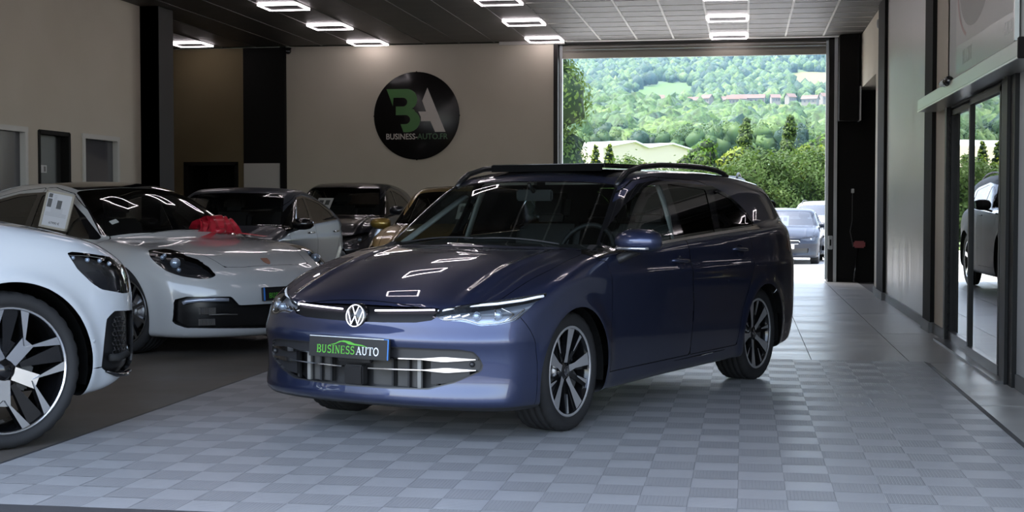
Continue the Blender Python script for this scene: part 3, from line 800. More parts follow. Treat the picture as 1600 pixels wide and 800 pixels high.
# ------------------------------------------------------------------ wheels
def tyre_mesh(name, R_, w, rim_r, n=96, tread=True):
    hw = w / 2
    prof = [(rim_r - .005, hw * .80), (rim_r + .008, hw * .90), (rim_r + .35 * (R_ - rim_r), hw * 1.0), (R_ - .030, hw * .985), (R_ - .014, hw * .93), (R_ - .004, hw * .84)]
    gr = [-.52, -.18, .18, .52]
    tr = []
    for g in gr[::-1]:
        tr += [(R_, (g + .055) * hw), (R_ - .007, (g + .04) * hw), (R_ - .007, (g - .04) * hw), (R_, (g - .055) * hw)]
    full = prof + [(R_ - .0005, hw * .72)] + tr + [(R_ - .0005, -hw * .72)] + [(r, -t) for r, t in prof[::-1]]
    mb = MB(); v = []; k = len(full)
    for i, (r, t) in enumerate(full):
        for j in range(n):
            a = 2 * math.pi * (j + (.9 * abs(t) / hw if abs(t) > .5 * hw else 0)) / n
            rr = r
            if tread and r > R_ - .0045 and abs(t) > .55 * hw and j % 3 == 0: rr -= .006
            if tread and R_ - .02 < r < R_ - .0045 and abs(t) > .9 * hw and j % 3 == 0: rr -= .003
            v.append((rr * math.cos(a), t, rr * math.sin(a)))
    f = [(i * n + j, i * n + (j + 1) % n, (i + 1) * n + (j + 1) % n, (i + 1) * n + j) for i in range(k - 1) for j in range(n)]
    mb.add(v, f, 0, True)
    return mb.mesh(name, mat('tyre_rubber', (.021, .021, .022), .72, spec=.35))
def polar_prism(mb, poly, y0, y1, mi=0, rot=0.0, mi_face=None, dish=0.0, rr=.2):
    """polygon given as (radius, angle offset in metres across) -> spoke; front face at y1 with dish towards the hub"""
    c, s_ = math.cos(rot), math.sin(rot); n = len(poly); v = []
    for y in (y0, y1):
        for (r, t) in poly:
            yy = y - (dish * (1 - r / rr) if y == y1 else 0)
            v.append((r * c - t * s_, yy, r * s_ + t * c))
    f = [tuple(range(n))] + [(i, (i + 1) % n, (i + 1) % n + n, i + n) for i in range(n)]
    mb.add(v, f, mi); mb.add(v, [tuple(range(2 * n - 1, n - 1, -1))], mi if mi_face is None else mi_face)
def make_wheel(parent, pos, side, K, first=None, steer=0.0):
    """wheel = tyre mesh, with rim, spokes, cap, disc and caliper as sub-parts; side +1 = left"""
    if first is not None:
        t = first.copy(); COL.objects.link(t); t.parent = parent
        for g in list(first.children):
            d = g.copy(); COL.objects.link(d); d.parent = t
    else:
        t = link(bpy.data.objects.new('wheel', tyre_mesh('wheel', K['R'], K['w'], K['rim'], K.get('n', 96))), parent)
        rr, hw = K['rim'], K['w'] / 2
        mb = MB(); mb.lathe([(rr + .004, hw * .86), (rr - .004, hw * .90), (rr - .012, hw * .86), (rr - .018, hw * .6), (rr - .035, hw * .1), (rr - .03, -hw * .7), (rr, -hw * .85)], 64, 'y')
        mb.build('rim', [K['dark']], t, fix=False)
        mb = MB(); mb.lathe([(rr + .003, hw * .87), (rr - .001, hw * .915), (rr - .009, hw * .90), (rr - .012, hw * .86)], 64, 'y')
        mb.build('rim_edge', [K['face']], t, fix=False)
        K['spokes'](t, K)
        mb = MB(); mb.lathe([(.02, .03), (.155, .03), (.155, .01), (.02, .01)], 40, 'y'); mb.lathe([(.0, .05), (.075, .05), (.08, .02)], 24, 'y')
        mb.build('brake_disc', mat('brake_steel', (.32, .32, .33), .35, .9), t)
        mb = MB(); mb.box((.085, -.01, -.07), (.165, .065, .07), bev=.012, M=Matrix.Rotation(K.get('cal', 2.7), 4, 'Y'))
        mb.build('brake_caliper', K.get('caliper', mat('cast_iron', (.10, .10, .10), .5, .6)), t)
    t.location = pos; t.rotation_euler = (0, 0, (0 if side > 0 else math.pi) + steer)
    return t

# serif capitals drawn as strokes: thick and thin bars, bowls and slab serifs on a 1 x 1 cell
def glyph(ch):
    T, t = .17, .075            # thick and thin stroke
    S = []                      # (points, width)
    def arc(cx, cy, rx, ry, a0, a1, n=12): return [(cx + rx * math.cos(R(a0 + (a1 - a0) * k / n)), cy + ry * math.sin(R(a0 + (a1 - a0) * k / n))) for k in range(n + 1)]
    def ser(x, y, w=.26): S.append(([(x - w / 2, y), (x + w / 2, y)], t))
    e = t / 2
    if ch == 'B':
        S += [([(.2, 0), (.2, 1)], T), (arc(.45, .745, .27, .22, 90, -90), T * .85), (arc(.47, .26, .30, .22, 90, -90), T * .9)]
        S += [([(.2, 1 - e), (.46, 1 - e)], t), ([(.2, .5), (.46, .5)], t), ([(.2, e), (.48, e)], t)]; ser(.15, e); ser(.15, 1 - e)
    elif ch == 'U':
        S += [([(.2, 1), (.2, .36)] + arc(.48, .34, .28, .30, 180, 360) + [(.76, .36), (.76, 1)], T * .8)]; ser(.2, 1 - e, .34); ser(.76, 1 - e, .3)
    elif ch == 'S':
        S += [(arc(.46, .74, .26, .22, 40, 270, 14) + arc(.46, .28, .29, .24, 90, -140, 14)[1:], T * .8), ([(.68, .76), (.70, .98)], t), ([(.18, .24), (.16, .02)], t)]
    elif ch == 'I':
        S += [([(.3, 0), (.3, 1)], T)]; ser(.3, e, .38); ser(.3, 1 - e, .38)
    elif ch == 'N':
        S += [([(.2, 0), (.2, 1)], t), ([(.16, .98), (.80, .02)], T), ([(.80, 0), (.80, 1)], t)]; ser(.18, e, .3); ser(.14, 1 - e, .2); ser(.80, 1 - e, .3)
    elif ch == 'E':
        S += [([(.2, 0), (.2, 1)], T), ([(.1, 1 - e), (.72, 1 - e)], t), ([(.2, .51), (.58, .51)], t), ([(.1, e), (.76, e)], t), ([(.72, 1), (.72, .78)], t), ([(.76, 0), (.77, .25)], t), ([(.58, .62), (.58, .40)], t)]
    elif ch == 'A':
        S += [([(.14, 0), (.48, 1)], t), ([(.46, 1), (.84, 0)], T), ([(.26, .34), (.70, .34)], t)]; ser(.14, e, .28); ser(.84, e, .32)
    elif ch == 'T':
        S += [([(.46, 0), (.46, 1)], T), ([(.06, 1 - e), (.86, 1 - e)], t), ([(.06, 1), (.06, .76)], t), ([(.86, 1), (.86, .76)], t)]; ser(.46, e, .36)
    elif ch == 'O':
        S += [(arc(.5, .5, .38, .46, 0, 360, 28), T * .85)]
    return S
def serif_text(name, body, x0, y0, h, adv, m, parent, M):
    mb = MB()
    wid = {'I': .62, 'U': 1.0, 'N': 1.04, 'A': 1.0, 'O': 1.04, 'S': .86, 'E': .9, 'B': .92, 'T': .94}
    tot = sum(wid[c] for c in body); k = adv * len(body) / tot; x = x0
    for c in body:
        for pts, w in glyph(c):
            q = [Vector((x + px * k, y0 + py * h, 0)) for px, py in pts]; n = len(q); L = []
            for i in range(n):
                d = (q[min(i + 1, n - 1)] - q[max(i - 1, 0)]).normalized(); nn = Vector((-d.y, d.x, 0)) * (w * h * .5)
                L += [M @ (q[i] + nn + Vector((0, 0, .0012))), M @ (q[i] - nn + Vector((0, 0, .0012)))]
            mb.add(L, [(2 * i, 2 * i + 1, 2 * i + 3, 2 * i + 2) for i in range(n - 1)])
        x += wid[c] * k
    return mb.build(name, m, parent)

# ------------------------------------------------------------------ the dark blue estate in the middle
HERO=dict(wb=2.68,axles=(.095,-2.545),rw=.318,ra=.362,flare=.012,sm=.03,
 hood=[(1.0,.60),(.87,.675),(.80,.725),(.6,.805),(.3,.895),(0,.95),(-.3,.98),(-.6,.995),(-1.2,1.035),(-2.4,1.09),(-3.2,1.12),(-3.8,1.12)],
 crown=[(.9,.15),(.6,.17),(.3,.125),(0,.085),(-.4,.05),(-1,.05),(-4,.05)],
 W=[(1.0,.845),(.7,.868),(.3,.886),(0,.890),(-.6,.888),(-1.4,.89),(-2.68,.895),(-3.1,.87),(-3.6,.78)],
 sec=[(.1,-.09),(.2,-.045),(.3,-.028),(.45,-.012),(.62,-.004),(.76,0.0),(.81,-.001),(.845,-.013),(.9,-.024),(1.0,-.042),(1.1,-.07)],
 nose=[(.1,.80),(.17,.845),(.225,.882),(.27,.876),(.33,.866),(.42,.868),(.49,.878),(.525,.890),(.565,.876),(.60,.860),(.65,.845),(.70,.825),(.8,.70)],ridge=(.54,.012,.035),
 planf=[(0,0),(.2,.008),(.4,.036),(.6,.10),(.75,.19),(.85,.31),(.95,.50)],
 tail=[(.1,-3.37),(.25,-3.49),(.4,-3.555),(.6,-3.55),(.8,-3.54),(.95,-3.51),(1.05,-3.47),(1.15,-3.40)],
 planr=[(0,0),(.4,.02),(.6,.06),(.75,.14),(.85,.26),(.95,.42)],
 bot=[(1,.19),(.6,.17),(-.4,.18),(-1.3,.19),(-2.4,.19),(-3.2,.22),(-3.8,.30)],
 roof=[(-.05,.88),(-.24,.99),(-.55,1.18),(-.83,1.345),(-.98,1.40),(-1.2,1.432),(-1.6,1.45),(-2.1,1.452),(-2.6,1.435),(-3.1,1.40),(-3.6,1.345)],
 rc=.07,wsc=.28,wsx=-1.5,wg=[(0,.80),(-.3,.815),(-1.2,.825),(-2.4,.825),(-3.0,.79),(-3.5,.71)],tum=.37,tum2=.10,zb=1.0,zlow=.93,
 gtail=[(.8,-3.60),(.95,-3.54),(1.1,-3.45),(1.25,-3.34),(1.38,-3.22),(1.5,-3.12)],grc=.12,
 k_sh=.07,k_fr=.06,k_rr=.10,k_gr=.10,k_gt=.08)
def golf_spokes(t, K):
    yf = K['w'] / 2 - .012; rr = K['rim'] - .014
    for i in range(5):
        a = 2 * math.pi * i / 5 + K.get('rot', .35)
        mb = MB()
        polar_prism(mb, [(.045, -.020), (.10, -.017), (rr, -.038), (rr, .034), (.10, .015), (.045, .018)], yf - .05, yf - .012, 0, a, 1, .028, .2)
        polar_prism(mb, [(.055, .016), (rr, .032), (rr, .062), (.10, .024)], yf - .055, yf - .018, 0, a, 0, .028, .2)
        mb.build('spoke', [K['dark'], K['face']], t)
        mb = MB()
        polar_prism(mb, [(.06, -.010), (rr, -.030), (rr, .020), (.06, .008)], yf - .055, yf - .020, 0, a + .62, 0, .028, .2)
        polar_prism(mb, [(.125, -.013), (rr, -.020), (rr, .004), (.125, -.007)], yf - .035, yf - .0155, 0, a + .60, 1, .020, .2)
        mb.build('thin_spoke', [K['dark'], K['face']], t)
    mb = MB(); mb.lathe([(0, yf - .026), (.030, yf - .028), (.036, yf - .034), (.056, yf - .038), (.060, yf - .06)], 24, 'y')
    cap = mb.build('centre_cap', K['dark'], t)
    lb = MB(); roundel(lb, Matrix.Translation((0, yf - .024, 0)) @ Matrix.Rotation(R(-90), 4, 'X') @ Matrix.Rotation(R(180), 4, 'Z'), .027, .0025, .001)
    lb.build('cap_emblem', mat('chrome', (.75, .75, .76), .12, 1.0), t)

def bar2d(mb, a, b, w, M, th, mi=0):
    a = Vector((*a, 0)); b = Vector((*b, 0)); d = (b - a).normalized(); n = Vector((-d.y, d.x, 0)) * w / 2
    v = [a + n, a - n, b - n, b + n]; v = [M @ p for p in v] + [M @ (p + Vector((0, 0, th))) for p in v]
    mb.add(v, [(0, 1, 2, 3), (7, 6, 5, 4), (0, 4, 5, 1), (1, 5, 6, 2), (2, 6, 7, 3), (3, 7, 4, 0)], mi)
def roundel(mb, M, r, w, th, mi=0):
    """ring with a V above a W"""
    n = 40; v = []
    for rr, z in ((r - w / 2, 0), (r + w / 2, 0), (r + w / 2, th), (r - w / 2, th)):
        v += [M @ Vector((rr * math.cos(2 * math.pi * j / n), rr * math.sin(2 * math.pi * j / n), z)) for j in range(n)]
    f = [(k * n + j, k * n + (j + 1) % n, ((k + 1) % 4) * n + (j + 1) % n, ((k + 1) % 4) * n + j) for k in range(4) for j in range(n)]
    mb.add(v, f, mi)
    for s in (-1, 1):
        bar2d(mb, (s * .36 * r, .86 * r), (s * .02 * r, .10 * r), w, M, th, mi)
        bar2d(mb, (s * .83 * r, .44 * r), (s * .36 * r, -.80 * r), w, M, th, mi)
        bar2d(mb, (s * .38 * r, -.80 * r), (0, -.02 * r), w, M, th, mi)

def hero_car():
    root = thing('estate_car', 'dark blue estate car with lit front badge, open tilted sunroof and black dealer plate', 'car', (-1.6427, 7.7865, 0), -1.96037)
    pb = paint('paint_navy', (.011, .015, .038), (.030, .042, .104), .34, .6, (.12, .12, .12))
    dark = mat('gloss_black', (.006, .006, .007), .08, 0, .6)
    black = mat('black_plastic', (.014, .014, .015), .5)
    seam = mat('seam_dark', (.004, .004, .004), .8, spec=.1)
    chrome = mat('chrome', (.75, .75, .76), .12, 1.0)
    clear = glassy('lamp_lens', (.93, .95, .97), 1.45)
    screen = glassy('windscreen_glass', (.60, .66, .64), 1.5)
    privacy = glassy('privacy_glass', (.030, .030, .033), 1.5)
    S = CarShape(HERO); B = Shell(S, (-3.75, 0, .08), (1.0, 1.0, 1.55), .02)
    # --- cut the panels
    for cx in (.095, -2.545):
        B.cut('body', 'wheel_hole', lambda x, y, z, cx=cx: np.hypot(x - cx, z - .318) - .354, lambda x, y, z: (y > .5) & (z < .9) & (z < 1.5))
    lampf = poly_sd([(-.196, .657), (-.14, .690), (.134, .727), (.398, .762), (.402, .753), (.318, .712), (.218, .632), (.125, .612), (.03, .606), (-.06, .628), (-.145, .631)])
    la = lambda x, y, z: lampf(-.66 * x + .75 * y, z)
    B.cut('body', 'headlight', la, lambda x, y, z: (x > .25) & (y > .3))
    B.front('body', 'badge_band', [(-.1, .698), (.46, .690), (.46, .634), (.36, .618), (.18, .612), (-.1, .610)])
    GR = [(-.1, .497), (.58, .492), (.655, .481), (.680, .447), (.694, .402), (.680, .378), (.563, .322), (.434, .285), (.22, .279), (-.1, .277)]
    B.front('body', 'grille_rim', GR, .02); B.front('grille_rim', 'grille_hole', GR, .02, -.007)
    B.cut('body', 'skirt', lambda x, y, z: z - (.198 - .02 * np.maximum(.55 - x, 0)), lambda x, y, z: x > .42)
    HD = [(1.0, -.1), (.79, -.1), (.79, .45), (.765, .50), (.592, .70), (.462, .715), (.141, .752), (-.20, .745), (-.35, .66), (-.30, .5), (-.235, .3), (-.21, -.1)]
    HD = HD[1:]
    B.top('body', 'hood', HD, .01, 0, .62); B.top('hood', 'seam', HD, .01, -.0035, .62) if False else None
    fh = poly_sd(HD, .01); B.cut('hood', 'seam', lambda x, y, z: -(fh(x, y) + .0045), lambda x, y, z: z > .62)
    WS = [(-.20, -.1), (-.225, .25), (-.30, .55), (-.352, .70), (-.42, .715), (-.93, .575), (-.90, .40), (-.855, .2), (-.835, -.1)]
    B.top('body', 'cowl', [(-.10, -.1), (-.20, .66), (-.33, .76), (-.40, .73), (-.33, .60), (-.26, .3), (-.225, -.1)], 0, 0, .85)
    B.top(['body', 'cowl', 'seam'], 'screen_trim', WS, .03, .012, .9); B.top('screen_trim', 'windscreen', WS, .03, -.004, .9)
    DLO = [(-.20, .925), (-.70, .957), (-1.25, .990), (-1.9, 1.020), (-2.60, 1.046), (-2.62, 1.06), (-2.51, 1.165), (-2.33, 1.27), (-2.09, 1.335), (-1.3, 1.365), (-1.05, 1.338), (-.78, 1.228), (-.56, 1.103), (-.36, .998)]
    d1 = [(-.29, .285), (-.283, .80), (-.262, .90), (-.17, .915), (-.36, 1.012), (-.55, 1.125), (-.78, 1.252), (-1.05, 1.362), (-1.28, 1.388), (-1.345, 1.385), (-1.352, 1.0), (-1.352, .70), (-1.372, .60), (-1.365, .285)]
    d2 = [(-1.365, .285), (-1.372, .60), (-1.352, .70), (-1.352, 1.0), (-1.345, 1.385), (-1.9, 1.368), (-2.02, 1.345), (-1.99, 1.06), (-2.33, 1.04), (-2.36, .95), (-2.35, .80), (-2.25, .66), (-2.15, .52), (-2.10, .285)]
    for nm, d in (('front_door', d1), ('rear_door', d2)):
        B.side('body', nm, d, .012)
        fd = poly_sd(d, .012); B.cut(nm, 'seam', lambda x, y, z: -(fd(x, z) + .0045), lambda x, y, z: y > .4)
    B.side(['body', 'front_door', 'rear_door', 'seam'], 'window_surround', DLO, .012)
    B.cut('window_surround', 'belt_strip', lambda x, y, z: z - (.952 + (-.20 - x) * .0488) , lambda x, y, z: x > -2.64)
    W1 = [(-.46, .955), (-1.215, 1.004), (-1.275, 1.14), (-1.305, 1.340), (-1.07, 1.318), (-.80, 1.208), (-.58, 1.080), (-.46, 1.012)]
    W0 = [(-.26, .938), (-.435, .952), (-.435, .998), (-.40, .990)]
    W2 = [(-1.365, 1.012), (-1.855, 1.035), (-1.955, 1.312), (-1.40, 1.342)]
    W3 = [(-1.945, 1.040), (-2.565, 1.062), (-2.48, 1.15), (-2.30, 1.252), (-2.08, 1.312)]
    B.side('window_surround', 'front_window', W1, .015); B.side('window_surround', 'front_window', W0, .004)
    B.side('window_surround', 'rear_window', W2, .015); B.side('window_surround', 'rear_window', W3, .02)
    SR = [(-1.00, -.1), (-1.02, .48), (-1.06, .52), (-2.2, .52), (-2.3, .48), (-2.32, -.1)]
    B.top('body', 'roof_glass', SR, .03, 0, 1.3)
    B.rear('body', 'tailgate_window', [(-.1, 1.08), (.62, 1.08), (.56, 1.30), (-.1, 1.33)], .03)
    B.side('body', 'tail_light', [(-3.12, .98), (-3.02, .90), (-3.2, .86), (-3.8, .86), (-3.8, .98)], .01, 0, .3)
    TG = [(-.1, .55), (.60, .55), (.66, .80), (.70, .97), (.66, 1.34), (-.1, 1.38)]
    B.rear('body', 'tailgate', TG, .03); ft = poly_sd(TG, .03); B.cut('tailgate', 'seam', lambda x, y, z: -(ft(y, z) + .004), lambda x, y, z: x < -3)
    FB = [(1.2, .05), (1.2, .70), (.66, .70), (.58, .66), (.53, .58), (.50, .52), (.48, .40), (.46, .05)]
    B.side('body', 'front_bumper', FB, .0, 0, -1); fb = poly_sd(FB); B.cut('front_bumper', 'seam', lambda x, y, z: -(fb(x, z) + .003), lambda x, y, z: (x < .64) & (y > .5))
    fs = line_d([(-.23, .262), (-1.3, .268), (-2.20, .275)]); B.cut('body', 'seam', lambda x, y, z: fs(x, z) - .004, lambda x, y, z: y > .5)
    # --- panels as objects
    B.obj('body_shell', 'body', pb, root); B.obj('front_bumper', 'front_bumper', pb, root)
    B.obj('hood', 'hood', pb, root); B.obj('panel_seam', 'seam', seam, root, off=-.003)
    for sg in (1, -1):
        for nm in ('front_door', 'rear_door'):
            o = B.obj(nm, nm, pb, root, sides=(sg,))
            w = B.obj('side_window', 'front_window' if nm[0] == 'f' else 'rear_window', screen if nm[0] == 'f' else privacy, o, sides=(sg,), off=-.004)
            hx = -1.20 if nm[0] == 'f' else -2.14; hz = .864 if nm[0] == 'f' else .91
            p = B.on_side([(hx, hz)], .0)[0]
            mb = MB(); mb.ball((p[0], p[1] - .006, p[2]), (.085, .012, .036), 16, 8); mb.build('handle_recess_shade', dark, o) if False else None
            mb = MB(); pts = B.on_side([(hx + .115 - k * .0255, hz + .012 - .0013 * k) for k in range(10)], .016)
            pts[0] -= B.nrm(pts[:1])[0] * .017; pts[-1] -= B.nrm(pts[-1:])[0] * .017
            mb.tube(pts, [.007, .011] + [.013] * 6 + [.011, .007], 8, flat=1.0)
            h = mb.build('door_handle', pb, o)
            rc = MB(); q = B.on_side([(hx + .04 * math.cos(a) * 1.6, hz + .040 * math.sin(a)) for a in np.linspace(0, 2 * math.pi, 21)[:-1]], .0012)
            rc.add([tuple(v) for v in q], [tuple(range(20))]); r_ = rc.build('handle_recess_shade', mat('paint_navy_shadow', (.012, .016, .04), .25, .3, .6), o)  # flat disc, shade of the grip hollow painted as darker navy
            if sg < 0:
                for ob in (h, r_): ob.data.transform(Matrix.Diagonal((1, -1, 1, 1))); ob.data.flip_normals()
        B.obj('window_surround', 'window_surround', dark, root, sides=(sg,))
        B.obj('belt_strip', 'belt_strip', chrome, root, sides=(sg,), off=.003)
        hl = B.obj('headlight', 'headlight', clear, root, sides=(sg,))
        me = B.mesh('lamp_housing', 'headlight', mat('lamp_housing', (.42, .47, .55), .28, .75), sides=(sg,), off=-.05)
        link(bpy.data.objects.new('lamp_housing', me), hl)
        me = B.mesh('lamp_rim', 'headlight', black, sides=(sg,), off=0, skirt=.055, skirt_m=black)
        bm = bmesh.new(); bm.from_mesh(me); bmesh.ops.delete(bm, geom=[f for f in bm.faces if f.material_index == 0], context='FACES'); bm.to_mesh(me); bm.free()
        link(bpy.data.objects.new('lamp_rim', me), hl)
        led = mat('lamp_led', (.9, .93, 1), .15, emit=(.80, .88, 1.0), es=.35)
        mirr = (lambda P: P) if sg > 0 else mirror_y
        up = [(.768, .452, .679), (.69, .57, .698), (.599, .690, .714), (.49, .79, .734), (.39, .852, .752)]
        mb = MB(); mb.tube(mirr([tuple(v) for v in S.project(np.array(resample(up, 14))) - B.nrm(np.array(resample(up, 14))) * .012]), .0065, 8); mb.build('running_light', led, hl)
        lo = [(.795, .437, .652), (.788, .504, .638), (.752, .592, .647), (.72, .673, .618), (.666, .748, .624), (.60, .80, .640), (.53, .822, .69)]
        mb = MB(); mb.tube(mirr([tuple(v) for v in S.project(np.array(resample(lo, 18))) - B.nrm(np.array(resample(lo, 18))) * .014]), .0045, 6); mb.build('lower_trim', chrome, hl)
        for (x, y, z, r) in ((.640, .735, .672, .024), (.700, .640, .664, .022)):
            c = S.project(np.array([(x, y, z)]))[0]; n = B.nrm(np.array([c]))[0]; c = c - n * .030
            mb = MB(); mb.ball((c[0], c[1] * sg, c[2]), r, 16, 10); mb.build('projector', mat('projector_glass', (.35, .42, .52), .05, .5, 1.0), hl)
        mb = MB()
        for k in range(3):
            c = S.project(np.array([(.775 - k * .022, .505 + k * .043, .660 + .006 * k)]))[0]; n = B.nrm(np.array([c]))[0]; c = c - n * .03
            mb.box((-.002, -.020, -.004), (.008, .020, .004), M=Matrix.Translation((c[0], c[1] * sg, c[2])) @ Matrix.Rotation(sg * R(35), 4, 'Z') @ Matrix.Rotation(sg * R(18), 4, 'X'))
        c = S.project(np.array([(.62, .768, .672)]))[0]; n = B.nrm(np.array([c]))[0]; c = c - n * .02
        for a, b in (((.0, -.035, .030), (-.03, .035, 0)), ((-.03, .035, 0), (0.02, .0, -.036)), ((.035, -.05, .025), (.04, -.05, -.025))):
            mb.tube([(c[0] + a[0], (c[1] + a[1] * .8) * sg, c[2] + a[2]), (c[0] + b[0], (c[1] + b[1] * .8) * sg, c[2] + b[2])], .0045, 6)
        tag(mb.build('reflector_trim', chrome, hl), kind='stuff')
        B.obj('tail_light', 'tail_light', mat('tail_red', (.05, .003, .004), .1, 0, 1), root, sides=(sg,))
    for ws in (B.obj('windscreen', 'windscreen', screen, root, off=-.003),): pass
    B.obj('windscreen_edge', ['screen_trim', 'cowl'], dark, root, off=-.001)
    B.obj('roof_glass', 'roof_glass', dark, root, off=.001)
    B.obj('tailgate_window', 'tailgate_window', privacy, root); B.obj('tailgate', 'tailgate', pb, root)
    B.obj('front_skirt', 'skirt', black, root)
    # --- sunroof panel tilted up, deflector
    mb = MB(); mb.box((-1.60, -.41, 1.455), (-1.085, .41, 1.468), bev=.006); mb.box((-1.60, -.41, 1.44), (-1.09, -.395, 1.46)); mb.box((-1.60, .395, 1.44), (-1.09, .41, 1.46))
    mb.build('sunroof_panel', dark, root)
    mb = MB(); mb.box((-1.083, -.40, 1.42), (-1.072, .40, 1.464)); mb.build('wind_deflector', mat('deflector_mesh', (.004, .004, .004), .9, spec=.05), root)
    # --- badge band, light bar, badge
    B.obj('badge_band', 'badge_band', mat('band_black', (.006, .006, .007), .38, spec=.25), root, off=-.012)
    lbm = mat('light_bar', (.9, .88, 1), .3, emit=(.86, .78, 1.0), es=1.5)
    for sg in (1, -1):
        yz = [(sg * (.105 + k * .0335), .669 + .0012 * k) for k in range(11)]
        p = B.on_front([(abs(y), z) for y, z in yz], .001); p = [(v[0], abs(v[1]) * sg, v[2]) for v in p]
        mb = MB(); mb.tube(p, .0048, 6); mb.build('light_bar', lbm, root)
    p = B.on_front([(0, .64)], .0)[0]; bx = p[0] + .012
    Mb = frame_m((bx, 0, .640), (0, 1, 0), (-.16, 0, 1))
    mb = MB(); mb.lathe([(0, .003), (.060, .002), (.066, -.004), (.068, -.045)], 40, 'z', M=Mb); bd = mb.build('badge', dark, root)
    mb = MB(); roundel(mb, Mb @ Matrix.Translation((0, 0, .003)), .056, .0042, .0025); mb.build('badge_emblem', mat('badge_glow', (.9, .9, .95), .3, emit=(.93, .9, 1.0), es=.75), bd)
    # --- lower grille
    gr = B.obj('grille_frame', 'grille_rim', mat('satin_black', (.02, .02, .022), .3), root)
    me = B.mesh('grille_back', 'grille_hole', black, off=-.085, skirt=0); link(bpy.data.objects.new('grille_back', me), gr)
    me = B.mesh('grille_wall', 'grille_hole', black, off=-.001, skirt=.085, skirt_m=black)
    bm = bmesh.new(); bm.from_mesh(me); bmesh.ops.delete(bm, geom=[f for f in bm.faces if f.material_index == 0], context='FACES'); bm.to_mesh(me); bm.free()
    link(bpy.data.objects.new('grille_wall', me), gr)
    def grille_strip(z0, z1, y0, y1, off, h, m, name, par, n=24, sgs=(1, -1)):
        for sg in sgs:
            yy = np.linspace(y0, y1, n); zz = np.linspace(z0, z1, n)
            p = B.on_front([(abs(a), b) for a, b in zip(yy, zz)], off); nn = B.nrm(p); hh = h if hasattr(h, '__len__') else [h] * n
            mb = MB(); v = []
            for q, e, k in zip(p, nn, hh):
                for dx, dz in ((0, -.5), (0, .5), (-.03, .5), (-.03, -.5)): v.append((q[0] + dx + e[0] * 0, q[1] * sg, q[2] + dz * k))
            f = [(i * 4 + j, i * 4 + (j + 1) % 4, i * 4 + 4 + (j + 1) % 4, i * 4 + 4 + j) for i in range(n - 1) for j in range(4)] + [(0, 1, 2, 3), (4 * n - 4, 4 * n - 1, 4 * n - 2, 4 * n - 3)]
            mb.add(v, f); mb.build(name, m, par)
    panel = mat('grille_panel', (.018, .018, .02), .42)
    grille_strip(.466, .463, .0, .672, -.012, .058, panel, 'upper_panel', gr)
    blade = np.concatenate([[.006] * 13, np.linspace(.006, .024, 5), np.linspace(.024, .004, 6)])
    grille_strip(.432, .440, .04, .660, .002, list(blade), chrome, 'chrome_slat', gr)
    grille_strip(.376, .386, .085, .660, .002, list(blade), chrome, 'chrome_slat', gr)
    grille_strip(.40, .41, .44, .682, -.014, .06, panel, 'side_panel', gr)
    grille_strip(.345, .36, .44, .63, -.016, .07, panel, 'side_panel', gr)
    for (y0, y1) in ((-.33, -.20), (.06, .20), (.215, .36)):
        mb = MB(); mb.box((.775, y0, .285), (.785, y1, .43)); mb.build('radiator', mat('radiator_grey', (.075, .073, .07), .6, .2), gr)
    for y in (-.345, .37):
        mb = MB(); mb.box((.80, y - .011, .285), (.815, y + .011, .44)); mb.build('radiator_bracket', mat('alloy_cast', (.26, .255, .24), .5, .5), gr)
    for y in (-.56, -.50, -.44, -.27, -.2, .20, .30, .46):
        mb = MB(); mb.box((.79 - .25 * max(abs(y) - .35, 0), y - .006, .285), (.81 - .25 * max(abs(y) - .35, 0), y + .006, .44)); mb.build('grille_rib', black, gr)
    mb = MB(); mb.box((.81, -.075, .283), (.862, .045, .388), bev=.008); mb.box((.82, -.125, .40), (.85, .09, .44), bev=.005); mb.build('radar_sensor', mat('sensor_black', (.01, .01, .011), .25), gr)
    for sg in (1, -1):
        mb = MB(); q = B.on_front([(.645, .415)], -.008)[0]; mb.ball((q[0] + .004, q[1] * sg, q[2]), .014, 12, 8); mb.build('parking_sensor', mat('satin_black', (.02, .02, .022), .3), gr)
    # --- number plate with lettering
    px = .905; Mp = frame_m((px, -.010, .480), (0, 1, 0), (-.08, 0, 1))
    mb = MB(); mb.box((-.26, -.055, -.012), (.26, .055, .0), bev=.003, M=Mp); pl = mb.build('number_plate', mat('plate_black', (.010, .010, .011), .35), root)
    wh = mat('plate_white', (.8, .82, .85), .4); gn = mat('plate_green', (.10, .42, .04), .4); bl = mat('plate_blue', (.05, .22, .65), .4)
    mb = MB(); mb.box((-.255, .0490, 0), (.225, .0525, .0012), M=Mp); mb.build('white_line', wh, pl)
    mb = MB(); mb.box((.249, -.052, 0), (.2555, .0525, .0012), M=Mp); mb.box((.225, .0490, 0), (.249, .0525, .0012), M=Mp); mb.build('blue_line', bl, pl)
    def Mt(x, y): return Mp @ Matrix.Translation((x, y, .0006))
    serif_text('green_lettering', 'BUSINESS', -.206, -.034, .041, .031, gn, pl, Mp)
    serif_text('white_lettering', 'AUTO', .050, -.034, .041, .037, wh, pl, Mp)
    sw = [(-.125, .008), (-.085, .018), (-.06, .030), (-.03, .035), (.01, .031), (.04, .021), (.09, .017), (.14, .002), (.09, .011), (.04, .013), (.0, .016), (-.02, .025), (-.045, .027), (-.065, .021), (-.09, .011)]
    mb = MB(); mb.add([Mp @ Vector((a, b, .001)) for a, b in sw], [tuple(range(len(sw)))]); mb.build('car_swoosh', gn, pl)
